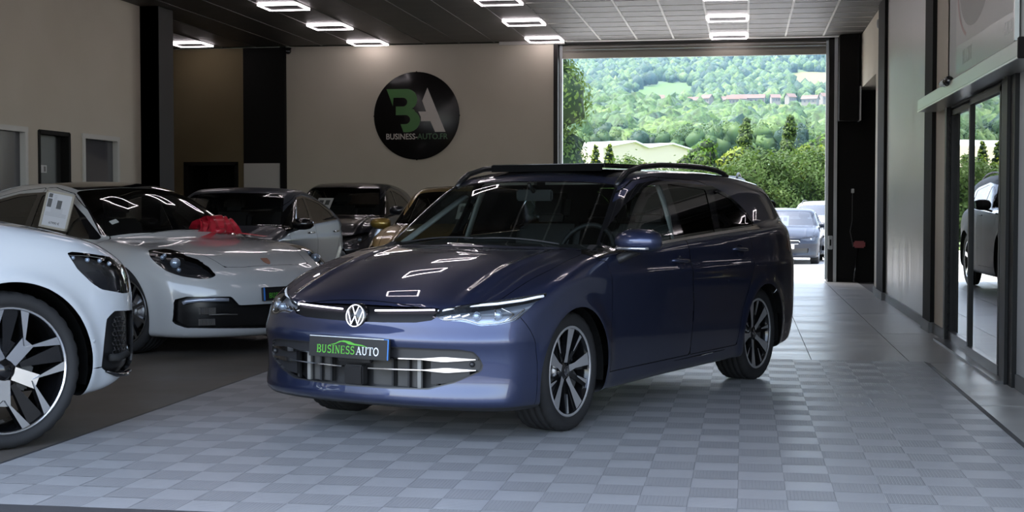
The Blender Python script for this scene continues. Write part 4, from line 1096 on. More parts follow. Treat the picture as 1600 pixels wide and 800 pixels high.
    # --- mirrors
    for sg in (1, -1):
        if sg < 0: break          # the far mirror is folded out of sight
        mb = MB()
        Mm = Matrix.Translation((-.50, sg * .965, 1.005)) @ Matrix.Rotation(sg * R(-8), 4, 'Z') if sg > 0 else Matrix.Translation((-.66, -.885, 1.0)) @ Matrix.Rotation(R(-78), 4, 'Z')
        prof = [(-.125, .35), (-.11, .75), (-.06, .97), (0, 1.0), (.06, .92), (.105, .68), (.125, .3)]
        v = []; n = 14
        for (yy, k) in prof:
            for j in range(n):
                a = 2 * math.pi * j / n; cx = math.cos(a); cz = math.sin(a)
                v.append(Mm @ Vector((max(cx, -.45) * .11 * k + .02, yy * sg * 1.08, (cz * .074 * k if cz > 0 else cz * .064 * k))))
        f = [(i * n + j, i * n + (j + 1) % n, (i + 1) * n + (j + 1) % n, (i + 1) * n + j) for i in range(len(prof) - 1) for j in range(n)] + [tuple(range(n)), tuple(range((len(prof) - 1) * n, len(prof) * n))]
        mb.add(v, f, 0, True); mo = mb.build('side_mirror', pb, root)
        mb = MB(); mb.tube([Mm @ Vector((.128 - .012 * abs(t) / .1 - (.02 if t > .08 else 0), t * sg, -.036)) for t in np.linspace(-.10, .105, 9)], .0085, 8); mb.build('silver_strip', mat('mirror_silver', (.62, .64, .68), .2, .9), mo)
        mb = MB(); mb.tube([(-.50, sg * .94, .955), (-.46, sg * .88, .925), (-.42, sg * .84, .90)], [.042, .040, .045], 10, flat=.6); mb.build('mirror_arm', black, mo)
    for sg in (1, -1):            # roof rails
        z0 = lambda x: float(S.green(np.array([x]), np.array([.6]), np.array([1.4]))[0])
        rx = [-.93, -.98, -1.07, -1.25, -1.55, -1.9, -2.2, -2.42, -2.55, -2.63]
        base = B.on_top([(x, .575 - .02 * max(0, -2.2 - x)) for x in rx], 0)
        lift = [0, .016, .030, .037, .040, .040, .037, .030, .016, 0]
        mb = MB(); mb.tube([(b[0], b[1] * sg, b[2] + l) for b, l in zip(base, lift)], [.016, .020] + [.021] * 6 + [.020, .014], 8, flat=.85)
        mb.build('roof_rail', mat('rail_black', (.02, .02, .021), .22, .4), root)
    # --- wipers
    for y0, y1 in ((.52, -.05), (-.02, -.58)):
        mb = MB(); p = B.on_top([(-.245 - .12 * abs(t) - .03, t) for t in np.linspace(y0, y1, 8)], .004); mb.tube([tuple(q) for q in p], .006, 6); mb.build('wiper', black, root)
    # --- wheel wells
    for cx in (.095, -2.545):
        for sg in (1, -1):
            mb = MB(); v = []; n = 28
            for (r, yy) in ((.360, .90), (.368, .50), (.01, .50)):
                v += [(cx + r * math.cos(a), yy * sg if yy < .6 else .845 * sg, max(.318 + r * math.sin(a), .20)) for a in np.linspace(-.2, math.pi + .2, n)]
            f = [(k * n + j, k * n + j + 1, (k + 1) * n + j + 1, (k + 1) * n + j) for k in range(2) for j in range(n - 1)]
            mb.add(v, f); mb.build('wheel_well', seam, root)
    # --- wheels
    K = dict(R=.320, w=.235, rim=.241, dark=mat('rim_black', (.008, .008, .009), .15, .3, .5), face=mat('rim_machined', (.52, .52, .53), .36, .55), spokes=golf_spokes, rot=.42, cal=2.5)
    w0 = None
    for (x, sg) in ((.035, 1), (-2.62, 1), (.035, -1), (-2.62, -1)):
        w = make_wheel(root, (x, sg * .700, .320), sg, K, w0, R(2) if x > 0 else 0)
        if w0 is None: w0 = w
        else: w.rotation_euler = (0, .5 if x < 0 else 0, w.rotation_euler[2])
    # --- cabin
    trim = mat('cabin_black', (.012, .012, .013), .6); leather = mat('seat_leather', (.014, .013, .013), .38)
    mb = MB(); mb.prism([(-.32, .60), (-.30, .93), (-.42, .985), (-.72, .965), (-.80, .90), (-.80, .60)], 'y', -.72, .72); mb.build('dashboard', trim, root)
    mb = MB(); mb.box((-3.2, -.74, .30), (-.4, .74, .42)); mb.build('cabin_floor', trim, root)
    sw_ = MB(); Ms = Matrix.Translation((-.93, .37, .92)) @ Matrix.Rotation(R(-25), 4, 'Y')
    sw_.tube([Ms @ Vector((0, .185 * math.cos(a), .185 * math.sin(a))) for a in np.linspace(0, 2 * math.pi, 25)[:-1]], .015, 8, closed=True); sw_.box((-.02, -.17, -.03), (.02, .17, .03), M=Ms, bev=.01); sw_.build('steering_wheel', trim, root)
    for y in (.37, -.37):
        mb = MB(); Mk = Matrix.Translation((-1.62, y, .52)) @ Matrix.Rotation(R(-16), 4, 'Y')
        mb.box((-.07, -.25, 0), (.07, .25, .58), bev=.05, M=Mk); mb.box((-.055, -.14, .60), (.055, .14, .80), bev=.045, M=Mk); mb.box((.0, -.25, -.14), (.5, .25, .02), bev=.05, M=Matrix.Translation((-1.66, y, .58)))
        mb.build('front_seat', leather, root)
    mb = MB(); Mk = Matrix.Translation((-2.45, 0, .55)) @ Matrix.Rotation(R(-18), 4, 'Y'); mb.box((-.07, -.64, 0), (.07, .64, .55), bev=.04, M=Mk)
    for y in (.42, 0, -.42): mb.box((-.05, y - .12, .55), (.05, y + .12, .70), bev=.04, M=Mk)
    mb.build('rear_seat', leather, root)
    mb = MB(); mb.box((-.955, -.13, 1.235), (-.93, .13, 1.305), bev=.01); mb.tube([(-.93, 0, 1.29), (-.87, 0, 1.34)], .012, 6); mb.build('rear_view_mirror', trim, root)
    for sg in (1, -1):
        mb = MB(); mb.tube([(-1.345, sg * .775, .98), (-1.36, sg * .70, 1.2), (-1.37, sg * .64, 1.34)], .035, 8, flat=.4)
        if sg < 0: mb.tube([(-.50, sg * .725, .95), (-.78, sg * .665, 1.105), (-1.06, sg * .595, 1.265)], .030, 8, flat=.5)
        mb.build('pillar_trim', mat('pillar_grey', (.34, .34, .33), .8), root)
    for y0 in (-.40, .05):
        mb = MB(); mb.box((-1.02, y0, 1.335), (-.985, y0 + .37, 1.352)); mb.build('sun_visor', mat('visor_grey', (.36, .36, .35), .8), root)
    return root, B

# ------------------------------------------------------------------ the other cars
SUV=dict(wb=2.99,rw=.395,ra=.45,flare=.030,sm=.04,
 hood=[(1.05,.80),(.93,.92),(.80,1.0),(.6,1.075),(.3,1.14),(0,1.18),(-.4,1.205),(-.8,1.205),(-1.6,1.19),(-3.0,1.20),(-4.2,1.18)],
 crown=[(1.0,.12),(.5,.10),(0,.08),(-.6,.05),(-4,.05)],
 W=[(1.0,.93),(.7,.955),(.3,.975),(-.6,.955),(-2,.96),(-3,.975),(-3.6,.95),(-4.1,.88)],
 sec=[(.1,-.10),(.25,-.05),(.4,-.02),(.6,-.012),(.8,-.004),(.92,0),(1.0,-.012),(1.1,-.035),(1.2,-.07)],
 nose=[(.12,.66),(.22,.78),(.30,.90),(.36,.955),(.5,.965),(.7,.96),(.82,.945),(.9,.91),(1.0,.82)],
 planf=[(0,0),(.3,.012),(.5,.04),(.65,.09),(.78,.16),(.9,.27),(1.0,.42)],
 tail=[(.1,-3.9),(.3,-4.02),(.6,-4.05),(.9,-4.03),(1.1,-3.96),(1.3,-3.85)],
 planr=[(0,0),(.4,.02),(.6,.06),(.8,.16),(.95,.36)],
 bot=[(1,.24),(0,.22),(-3,.24),(-4.2,.34)],
 roof=[(-.4,1.04),(-.62,1.16),(-1.25,1.50),(-1.5,1.60),(-1.8,1.655),(-2.3,1.68),(-2.9,1.64),(-3.5,1.50),(-4.0,1.30)],
 rc=.08,wsc=.25,wsx=-2.0,wg=[(0,.86),(-1.2,.88),(-2.6,.88),(-3.4,.84),(-4.0,.74)],tum=.40,tum2=.10,zb=1.17,zlow=1.09,
 gtail=[(.9,-4.0),(1.1,-3.95),(1.3,-3.80),(1.5,-3.5),(1.7,-3.15)],grc=.12,
 k_sh=.10,k_fr=.08,k_rr=.12,k_gr=.10,k_gt=.10)
SALOON=dict(wb=2.95,rw=.35,ra=.385,flare=.020,sm=.035,
 hood=[(1.1,.50),(.95,.61),(.85,.69),(.7,.765),(.5,.83),(.2,.885),(-.2,.93),(-.5,.955),(-.9,.965),(-2.0,.975),(-3.2,1.0),(-4.1,.98)],
 crown=[(1.0,.06),(.6,.03),(.2,.03),(-.3,.04),(-1,.05),(-4.2,.05)],
 W=[(1.0,.90),(.6,.94),(.2,.962),(-.6,.945),(-1.6,.945),(-2.95,.97),(-3.5,.94),(-4.0,.84)],
 sec=[(.1,-.10),(.2,-.05),(.3,-.03),(.45,-.012),(.65,0),(.75,-.002),(.85,-.02),(.95,-.05),(1.05,-.10)],
 nose=[(.10,.88),(.16,.93),(.25,.96),(.4,.975),(.5,.97),(.6,.945),(.68,.90),(.76,.82)],
 planf=[(0,0),(.2,.012),(.4,.055),(.6,.135),(.75,.235),(.88,.37),(1.0,.56)],
 tail=[(.1,-3.85),(.3,-3.98),(.6,-4.0),(.8,-3.98),(.95,-3.92),(1.1,-3.8)],
 planr=[(0,0),(.4,.03),(.6,.08),(.8,.20),(.95,.40)],
 bot=[(1,.15),(0,.16),(-3,.16),(-4.1,.28)],
 roof=[(-.07,.87),(-.30,.985),(-.80,1.25),(-1.05,1.355),(-1.3,1.415),(-1.65,1.448),(-2.1,1.44),(-2.7,1.36),(-3.3,1.21),(-3.9,1.04)],
 rc=.10,wsc=.30,wsx=-1.8,wg=[(0,.80),(-1.2,.83),(-2.4,.82),(-3.2,.74),(-3.9,.60)],tum=.46,tum2=.15,zb=.97,zlow=.90,
 gtail=[(.85,-4.0),(1.0,-3.85),(1.2,-3.4),(1.4,-2.9)],grc=.15,
 k_sh=.16,k_fr=.12,k_rr=.14,k_gr=.12,k_gt=.12)
import copy as _copy
def stretch(P, fx=1.0, fy=1.0, fz=1.0, **kw):
    """a body of another length, width and height from the same curves"""
    Q = _copy.deepcopy(P)
    for k in ('hood', 'roof'): Q[k] = [(a * fx, b * fz) for a, b in Q[k]]
    for k in ('W', 'wg'): Q[k] = [(a * fx, b * fy) for a, b in Q[k]]
    for k in ('nose', 'tail', 'gtail'): Q[k] = [(a * fz, b * fx) for a, b in Q[k]]
    Q['bot'] = [(a * fx, b * fz) for a, b in Q['bot']]; Q['sec'] = [(a * fz, b) for a, b in Q['sec']]
    Q['crown'] = [(a * fx, b) for a, b in Q['crown']]
    Q['planf'] = [(a * fy, b) for a, b in Q['planf']]; Q['planr'] = [(a * fy, b) for a, b in Q['planr']]
    Q['wb'] *= fx; Q['zb'] *= fz; Q['zlow'] *= fz; Q['wsx'] *= fx
    Q.pop('axles', None); Q.update(kw); return Q
def five_spokes(t, K):
    yf = K['w'] / 2 - .015; rr = K['rim'] - .012; n = K.get('n_sp', 5)
    for i in range(n):
        a = 2 * math.pi * i / n + K.get('rot', .3); mb = MB(); w = K.get('sp_w', .035)
        polar_prism(mb, [(.04, -w * .8), (rr, -w), (rr, w), (.04, w * .8)], yf - .05, yf - .012, 0, a, 1, .03, .2); mb.build('spoke', [K['dark'], K['face']], t)
    mb = MB(); mb.lathe([(0, yf - .03), (.05, yf - .034), (.055, yf - .06)], 18, 'y'); mb.build('centre_cap', K['dark'], t)
def y_spokes(t, K):
    """five broad forked spokes with polished faces"""
    yf = K['w'] / 2 - .012; rr = K['rim'] - .012
    for i in range(5):
        a = 2 * math.pi * i / 5 + K.get('rot', .3); mb = MB()
        polar_prism(mb, [(.05, -.034), (.18, -.038), (.18, .038), (.05, .034)], yf - .06, yf - .016, 0, a, 1, .035, .25)
        for s in (1, -1):
            p = [(.150, s * .004), (rr, s * .112), (rr * .975, s * .172), (.178, s * .038)]
            if s < 0: p = p[::-1]
            polar_prism(mb, p, yf - .06, yf - .012, 0, a, 1, .02, .25)
        mb.build('spoke', [K['dark'], K['face']], t)
        mb = MB(); polar_prism(mb, [(.09, -.012), (rr, -.045), (rr, .045), (.09, .012)], yf - .075, yf - .035, 0, a + math.pi / 5, 0, .03, .25); mb.build('thin_spoke', [K['dark'], K['face']], t)
    mb = MB(); mb.lathe([(0, yf - .03), (.05, yf - .034), (.058, yf - .06)], 20, 'y'); mb.build('centre_cap', K['dark'], t)

def generic_car(sp):
    P = sp['P']; h = sp.get('h', .025)
    root = thing(sp['name'], sp['label'], 'car', (*sp['at'][:2], sp.get('z', FZ)), sp['at'][2], sp.get('group'))
    pb = sp['paint']; dark = mat('gloss_black', (.006, .006, .007), .08, 0, .6); black = mat('black_plastic', (.014, .014, .015), .5)
    seam = mat('seam_dark', (.004, .004, .004), .8, spec=.1); chrome = mat('chrome', (.75, .75, .76), .12, 1.0)
    clear = glassy('lamp_lens', (.93, .95, .97), 1.45); screen = sp.get('glass', glassy('dark_screen', (.82, .84, .83), 1.5)); side = sp.get('side_glass', glassy('dark_side_glass', (.16, .16, .16), 1.5))
    S = CarShape(P); x0 = min(b for a, b in P['tail']) - .12; x1 = max(b for a, b in P['nose']) + .1; zt = max(b for a, b in P['roof']) + .08
    B = Shell(S, (x0, 0, .06), (x1, 1.12, zt), h)
    wb, rw = P['wb'], P['rw']; ar = sp.get('arch', rw + .035)
    for cx in (0, -wb): B.cut('body', 'wheel_hole', lambda x, y, z, cx=cx: np.hypot(x - cx, z - rw) - ar, lambda x, y, z: (y > .5) & (z < rw + .7))
    def pcut(src, dst, proj, poly, r=.01, grow=0.0):
        f = poly_sd(poly, r); zm = np.array(poly)[:, 1]
        if proj == 'side': B.cut(src, dst, lambda x, y, z: f(x, z) - grow, lambda x, y, z: y > .42)
        elif proj == 'front': B.cut(src, dst, lambda x, y, z: f(y, z) - grow, lambda x, y, z: x > .15)
        elif proj == 'rear': B.cut(src, dst, lambda x, y, z: f(y, z) - grow, lambda x, y, z: x < -wb)
        elif proj == 'top': B.cut(src, dst, lambda x, y, z: f(x, y) - grow, lambda x, y, z: z > .62)
        elif proj == 'diag': B.cut(src, dst, lambda x, y, z: f(-.66 * x + .75 * y, z) - grow, lambda x, y, z: (x > .0) & (y > .2))
    for k, (proj, poly) in enumerate(sp['lamps']):
        if 'lamp_inner' in sp:
            fl_ = poly_sd(poly, .012); ya, yb = sp['lamp_inner']; B.cut('body', 'headlight', lambda x, y, z: np.maximum(fl_(x, z), (ya + yb * x - y) * .9), lambda x, y, z: y > .35)
        else: pcut('body', 'headlight', proj, poly, .012)
    for nm, proj, poly, m, dep in sp.get('holes', []): pcut('body', nm, proj, poly, .018)
    for nm, proj, poly in sp.get('lines', []):
        f = line_d(poly); dm = {'side': lambda x, y, z: (y > .42), 'top': lambda x, y, z: z > .62, 'front': lambda x, y, z: x > .15}[proj]
        if proj == 'side': g = lambda x, y, z: f(x, z) - .0035
        elif proj == 'top': g = lambda x, y, z: f(x, y) - .0035
        else: g = lambda x, y, z: f(y, z) - .0035
        B.cut('body', 'seam', g, dm)
    if 'hood' in sp:
        pcut('body', 'hood', 'top', sp['hood']); f = poly_sd(sp['hood'], .01); B.cut('hood', 'seam', lambda x, y, z: -(f(x, y) + .004), lambda x, y, z: z > .62)
    pcut(['body', 'hood', 'seam'], 'screen_trim', 'top', sp['ws'], .03, .012); pcut('screen_trim', 'windscreen', 'top', sp['ws'], .03, -.004)
    if 'roof_black' in sp: pcut('body', 'roof_panel', 'top', sp['roof_black'], .03)
    for k, d in enumerate(sp.get('doors', [])):
        pcut('body', 'door%d' % k, 'side', d, .012); f = poly_sd(d, .012); B.cut('door%d' % k, 'seam', lambda x, y, z: -(f(x, z) + .004), lambda x, y, z: y > .4)
    dn = ['door%d' % k for k in range(len(sp.get('doors', [])))]
    pcut(['body', 'seam'] + dn, 'window_surround', 'side', sp['dlo'], .012)
    for w in sp['wins']: pcut('window_surround', 'side_window', 'side', w, .015)
    if 'rear_window' in sp: pcut('body', 'rear_window', sp.get('rw_proj', 'rear'), sp['rear_window'], .03)
    B.obj('body_shell', 'body', pb, root); B.obj('hood', 'hood', pb, root); B.obj('panel_seam', 'seam', seam, root, off=-.003)
    B.obj('windscreen', 'windscreen', screen, root, off=-.003); B.obj('windscreen_edge', 'screen_trim', dark, root)
    B.obj('rear_window', 'rear_window', side, root); B.obj('roof_panel', 'roof_panel', sp.get('roof_mat', dark), root)
    for sg in (1, -1):
        for k, nm in enumerate(dn):
            o = B.obj('door', nm, pb, root, sides=(sg,))
            xs = [p[0] for p in sp['doors'][k]]; hx = min(xs) + .20; hz = sp.get('handle_z', P['zb'] - .10)
            pts = B.on_side([(hx + .11 - .022 * q, hz) for q in range(11)], .012); pts[:, 1] *= sg
            mb = MB(); mb.tube(pts, [.006, .010] + [.011] * 7 + [.010, .006], 6); mb.build('door_handle', sp.get('handle', pb), o)
        B.obj('window_surround', 'window_surround', dark, root, sides=(sg,)); B.obj('side_window', 'side_window', side, root, sides=(sg,), off=-.004)
        hl = B.obj('headlight', 'headlight', clear, root, sides=(sg,))
        if hl:
            me = B.mesh('lamp_housing', 'headlight', sp.get('lamp_mat', mat('lamp_black', (.03, .03, .033), .2, .4)), sides=(sg,), off=-.045); link(bpy.data.objects.new('lamp_housing', me), hl)
            for (x, y, z, r) in sp.get('projectors', []):
                c = S.project(np.array([(x, y, z)])); c = (c - B.nrm(c) * .028)[0]
                mb = MB(); mb.ball((c[0], c[1] * sg, c[2]), r, 14, 8); mb.build('projector', mat('projector_glass', (.35, .42, .52), .05, .5, 1.0), hl)
        if 'rails' in sp:
            rx, ry = sp['rails']; xs = np.linspace(rx[0], rx[1], 9); bs = B.on_top([(a, ry) for a in xs]); lf = [0, .03, .045, .048, .048, .048, .045, .03, 0]
            mb = MB(); mb.tube([(b[0], b[1] * sg, b[2] + l) for b, l in zip(bs, lf)], .016, 6); mb.build('roof_rail', sp.get('rail_mat', black), root)
        if sg not in sp.get('mirror_sides', (1, -1)): continue
        x, y, z, k = sp['mirror']
        mb = MB(); v = []; prof = [(-.5, .45), (-.42, .82), (-.2, 1.0), (.1, 1.0), (.36, .80), (.5, .4)]; n = 12
        for yy, q in prof:
            for j in range(n):
                a = 2 * math.pi * j / n; cx = max(math.cos(a), -.5)
                v.append((x + cx * .10 * q * k, sg * (y + yy * .26 * k), z + math.sin(a) * .075 * q * k))
        mb.add(v, [(i * n + j, i * n + (j + 1) % n, (i + 1) * n + (j + 1) % n, (i + 1) * n + j) for i in range(len(prof) - 1) for j in range(n)] + [tuple(range(n)), tuple(range((len(prof) - 1) * n, len(prof) * n))], 0, True)
        mo = mb.build('side_mirror', sp.get('mirror_mat', pb), root)
        mb = MB(); mb.tube([(x, sg * (y - .02), z - .05 * k), (x + .03, sg * (y - .15), z - .09 * k)], .026, 8, flat=.6); mb.build('mirror_arm', black, mo)
    for nm, proj, poly, m, dep in sp.get('holes', []):
        for sd in (((1,), (-1,)) if proj == 'side' else ((1, -1),)):
            if not dep: B.obj(nm, nm, m, root, off=.001, sides=sd); continue
            o = B.obj(nm, nm, m, root, off=-dep, sides=sd)
            me = B.mesh(nm + '_wall', nm, black, off=0, skirt=dep, skirt_m=black, sides=sd)
            if me:
                bm = bmesh.new(); bm.from_mesh(me); bmesh.ops.delete(bm, geom=[f for f in bm.faces if f.material_index == 0], context='FACES'); bm.to_mesh(me); bm.free(); link(bpy.data.objects.new('recess_wall', me), o)
    for cx in (0, -wb):
        for sg in (1, -1):
            mb = MB(); v = []; n = 22; w = float(S.W(np.array([cx]))[0]) - .05
            for (r, yy) in ((ar + .006, w), (ar + .012, .5), (.01, .5)): v += [(cx + r * math.cos(a), yy * sg, max(rw + r * math.sin(a), .20)) for a in np.linspace(-.25, math.pi + .25, n)]
            mb.add(v, [(k * n + j, k * n + j + 1, (k + 1) * n + j + 1, (k + 1) * n + j) for k in range(2) for j in range(n - 1)]); mb.build('wheel_well', seam, root)
    K = sp['K']; w0 = None
    for (x, sg) in ((0, 1), (-wb, 1), (0, -1), (-wb, -1)):
        w = make_wheel(root, (x, sg * (float(S.W(np.array([x]))[0]) - K['w'] / 2 - K.get('inset', .03)), rw), sg, K, w0, sp.get('steer', 0) if x == 0 else 0)
        if w0 is None: w0 = w
    if sp.get('cabin', True):
        trim = mat('cabin_black', (.012, .012, .013), .6); zb = P['zb']; xw = sp['ws'][0][0]
        mb = MB(); mb.box((xw - .75, -.66, zb - .4), (xw - .22, .66, zb - .06), bev=.06); mb.build('dashboard', trim, root)
        for y in (.38, -.38):
            mb = MB(); Mk = Matrix.Translation((xw - 1.45, y, zb - .42)) @ Matrix.Rotation(R(-16), 4, 'Y'); mb.box((-.07, -.25, 0), (.07, .25, .56), bev=.05, M=Mk); mb.box((-.055, -.14, .58), (.055, .14, .77), bev=.045, M=Mk); mb.build('front_seat', mat('seat_leather', (.014, .013, .013), .38), root)
        mb = MB(); Mk = Matrix.Translation((xw - 2.3, 0, zb - .42)) @ Matrix.Rotation(R(-18), 4, 'Y'); mb.box((-.07, -.6, 0), (.07, .6, .58), bev=.05, M=Mk); mb.build('rear_seat', mat('seat_leather', (.014, .013, .013), .38), root)
    return root, B
def car_plate(root, B, y, z, blue=1, text=True, w=.52, tilt=-.08, m=None):
    p = B.on_front([(0, z)])[0]; Mp = frame_m((p[0] + .03, y, z), (0, 1, 0), (tilt, 0, 1))
    mb = MB(); mb.box((-w / 2, -.055, -.03), (w / 2, .055, 0), bev=.003, M=Mp); pl = mb.build('number_plate', m or mat('plate_black', (.010, .010, .011), .35), root)
    if text:
        mb = MB(); mb.box((-w / 2, -.052, 0), (-w / 2 + .014, .052, .0012), M=Mp) if blue < 0 else mb.box((w / 2 - .014, -.052, 0), (w / 2, .052, .0012), M=Mp); mb.build('blue_line', mat('plate_blue', (.05, .22, .65), .4), pl)
        serif_text('green_lettering', 'BUSINESS', -.206, -.034, .041, .031, mat('plate_green', (.10, .42, .04), .4), pl, Mp)
        serif_text('white_lettering', 'AUTO', .050, -.034, .041, .037, mat('plate_white', (.8, .82, .85), .4), pl, Mp)
    return pl, Mp
m_face = mat('rim_polished', (.66, .67, .69), .2, .95); m_rdark = mat('rim_black', (.008, .008, .009), .15, .3, .5)
m_grille = mat('grille_black', (.008, .008, .008), .35)

# --- white SUV at the left edge, seen from its right side
p_white = paint('paint_white_cool', (.52, .55, .58), None, .3, .0, (.03, .03, .03))
def white_suv():
    root, B = generic_car(dict(name='suv', label='white SUV cropped by the left picture edge, big silver forked-spoke wheel', P=SUV, at=(-4.39, 7.008, .978), paint=p_white, h=.025, arch=.445,
        lamps=[('side', [(.303, .985), (.43, .972), (.62, .944), (.69, .90), (.75, .90), (.75, .75), (.668, .750), (.51, .780), (.455, .812), (.366, .89)])],
        projectors=[(.36, .96, .955, .012), (.45, .94, .940, .013), (.54, .91, .935, .013), (.62, .88, .92, .013)],
        holes=[('side_intake', 'side', [(.545, .625), (.60, .662), (.80, .650), (.80, .30), (.608, .312), (.508, .368)], m_grille, .03),
               ('front_grille', 'front', [(-.1, .88), (.50, .88), (.58, .80), (.52, .48), (-.1, .44)], m_grille, .03), ('lower_intake', 'front', [(-.1, .40), (.6, .40), (.66, .30), (-.1, .28)], m_grille, .03)],
        lines=[('bumper_seam', 'side', [(.30, .80), (.45, .812)]),
               ('lip_seam', 'side', [(.33, .383), (.52, .370)])],
        hood=[(.88, -.1), (.86, .40), (.66, .80), (.2, .86), (-.35, .84), (-.52, .74), (-.50, .4), (-.46, -.1)],
        ws=[(-.55, -.1), (-.58, .4), (-.68, .74), (-.76, .76), (-1.42, .60), (-1.36, .3), (-1.33, -.1)],
        dlo=[(-.42, 1.10), (-1.3, 1.125), (-2.6, 1.165), (-3.3, 1.20), (-3.1, 1.33), (-2.6, 1.48), (-1.9, 1.545), (-1.5, 1.51), (-1.0, 1.32)],
        wins=[[(-.75, 1.13), (-1.62, 1.15), (-1.66, 1.49), (-1.5, 1.475), (-1.08, 1.30)], [(-1.75, 1.155), (-2.55, 1.185), (-2.6, 1.44), (-1.9, 1.515), (-1.78, 1.505)]],
        doors=[[(-.50, .35), (-.49, 1.05), (-.36, 1.08), (-1.0, 1.36), (-1.5, 1.56), (-1.70, 1.58), (-1.71, .35)], [(-1.72, .35), (-1.71, 1.58), (-2.6, 1.52), (-2.7, 1.10), (-2.72, .95), (-2.56, .70), (-2.5, .35)]],
        mirror=(-.75, 1.08, 1.22, 1.0), K=dict(R=.395, w=.295, rim=.318, dark=m_rdark, face=mat('rim_bright', (.72, .73, .75), .16, .95), spokes=y_spokes, rot=-.22, cal=2.8, inset=.012)))
    # honeycomb in the side intake, white bracket under it, dark splitter, lip
    for sg in (1, -1):
        pass
    hx = []; mb = MB()
    for i in range(4):
        for j in range(8):
            x = .612 + i * .026 + (j % 2) * .013; z = .44 + j * .025
            if x < .60 + (z - .44) * .02 or x > .70: continue
            hx.append((x, z))
    pc = B.on_side(hx, -.012)
    for sg in (1, -1):
        mb = MB()
        for p in pc: mb.tube([(p[0] + .012 * math.cos(a), p[1] * sg, p[2] + .013 * math.sin(a)) for a in np.linspace(0, 2 * math.pi, 7)[:-1]], .0028, 4, closed=True)
        tag(mb.build('honeycomb', mat('grille_satin', (.03, .03, .032), .25), root), kind='stuff')
        q = B.on_side([(.565, .418), (.62, .412), (.70, .425), (.705, .47)], .004); mb = MB(); mb.tube([(a[0], a[1] * sg, a[2]) for a in q], [.016, .018, .018, .010], 8, flat=1.2); mb.build('intake_bracket', p_white, root)
        q = B.on_side([(.54, .350), (.62, .325), (.70, .318), (.76, .33)], .012); mb = MB(); mb.tube([(a[0], a[1] * sg, a[2]) for a in q], [.012, .02, .02, .012], 8, flat=.6); mb.build('splitter', mat('gloss_black', (.006, .006, .007), .08, 0, .6), root)
        q = B.on_side([(.45, .515)], .0)[0]; mb = MB(); mb.ball((q[0], (q[1] - .006) * sg, q[2]), .012, 12, 8); mb.build('parking_sensor', mat('sensor_pale', (.35, .37, .39), .5), root)
    return root
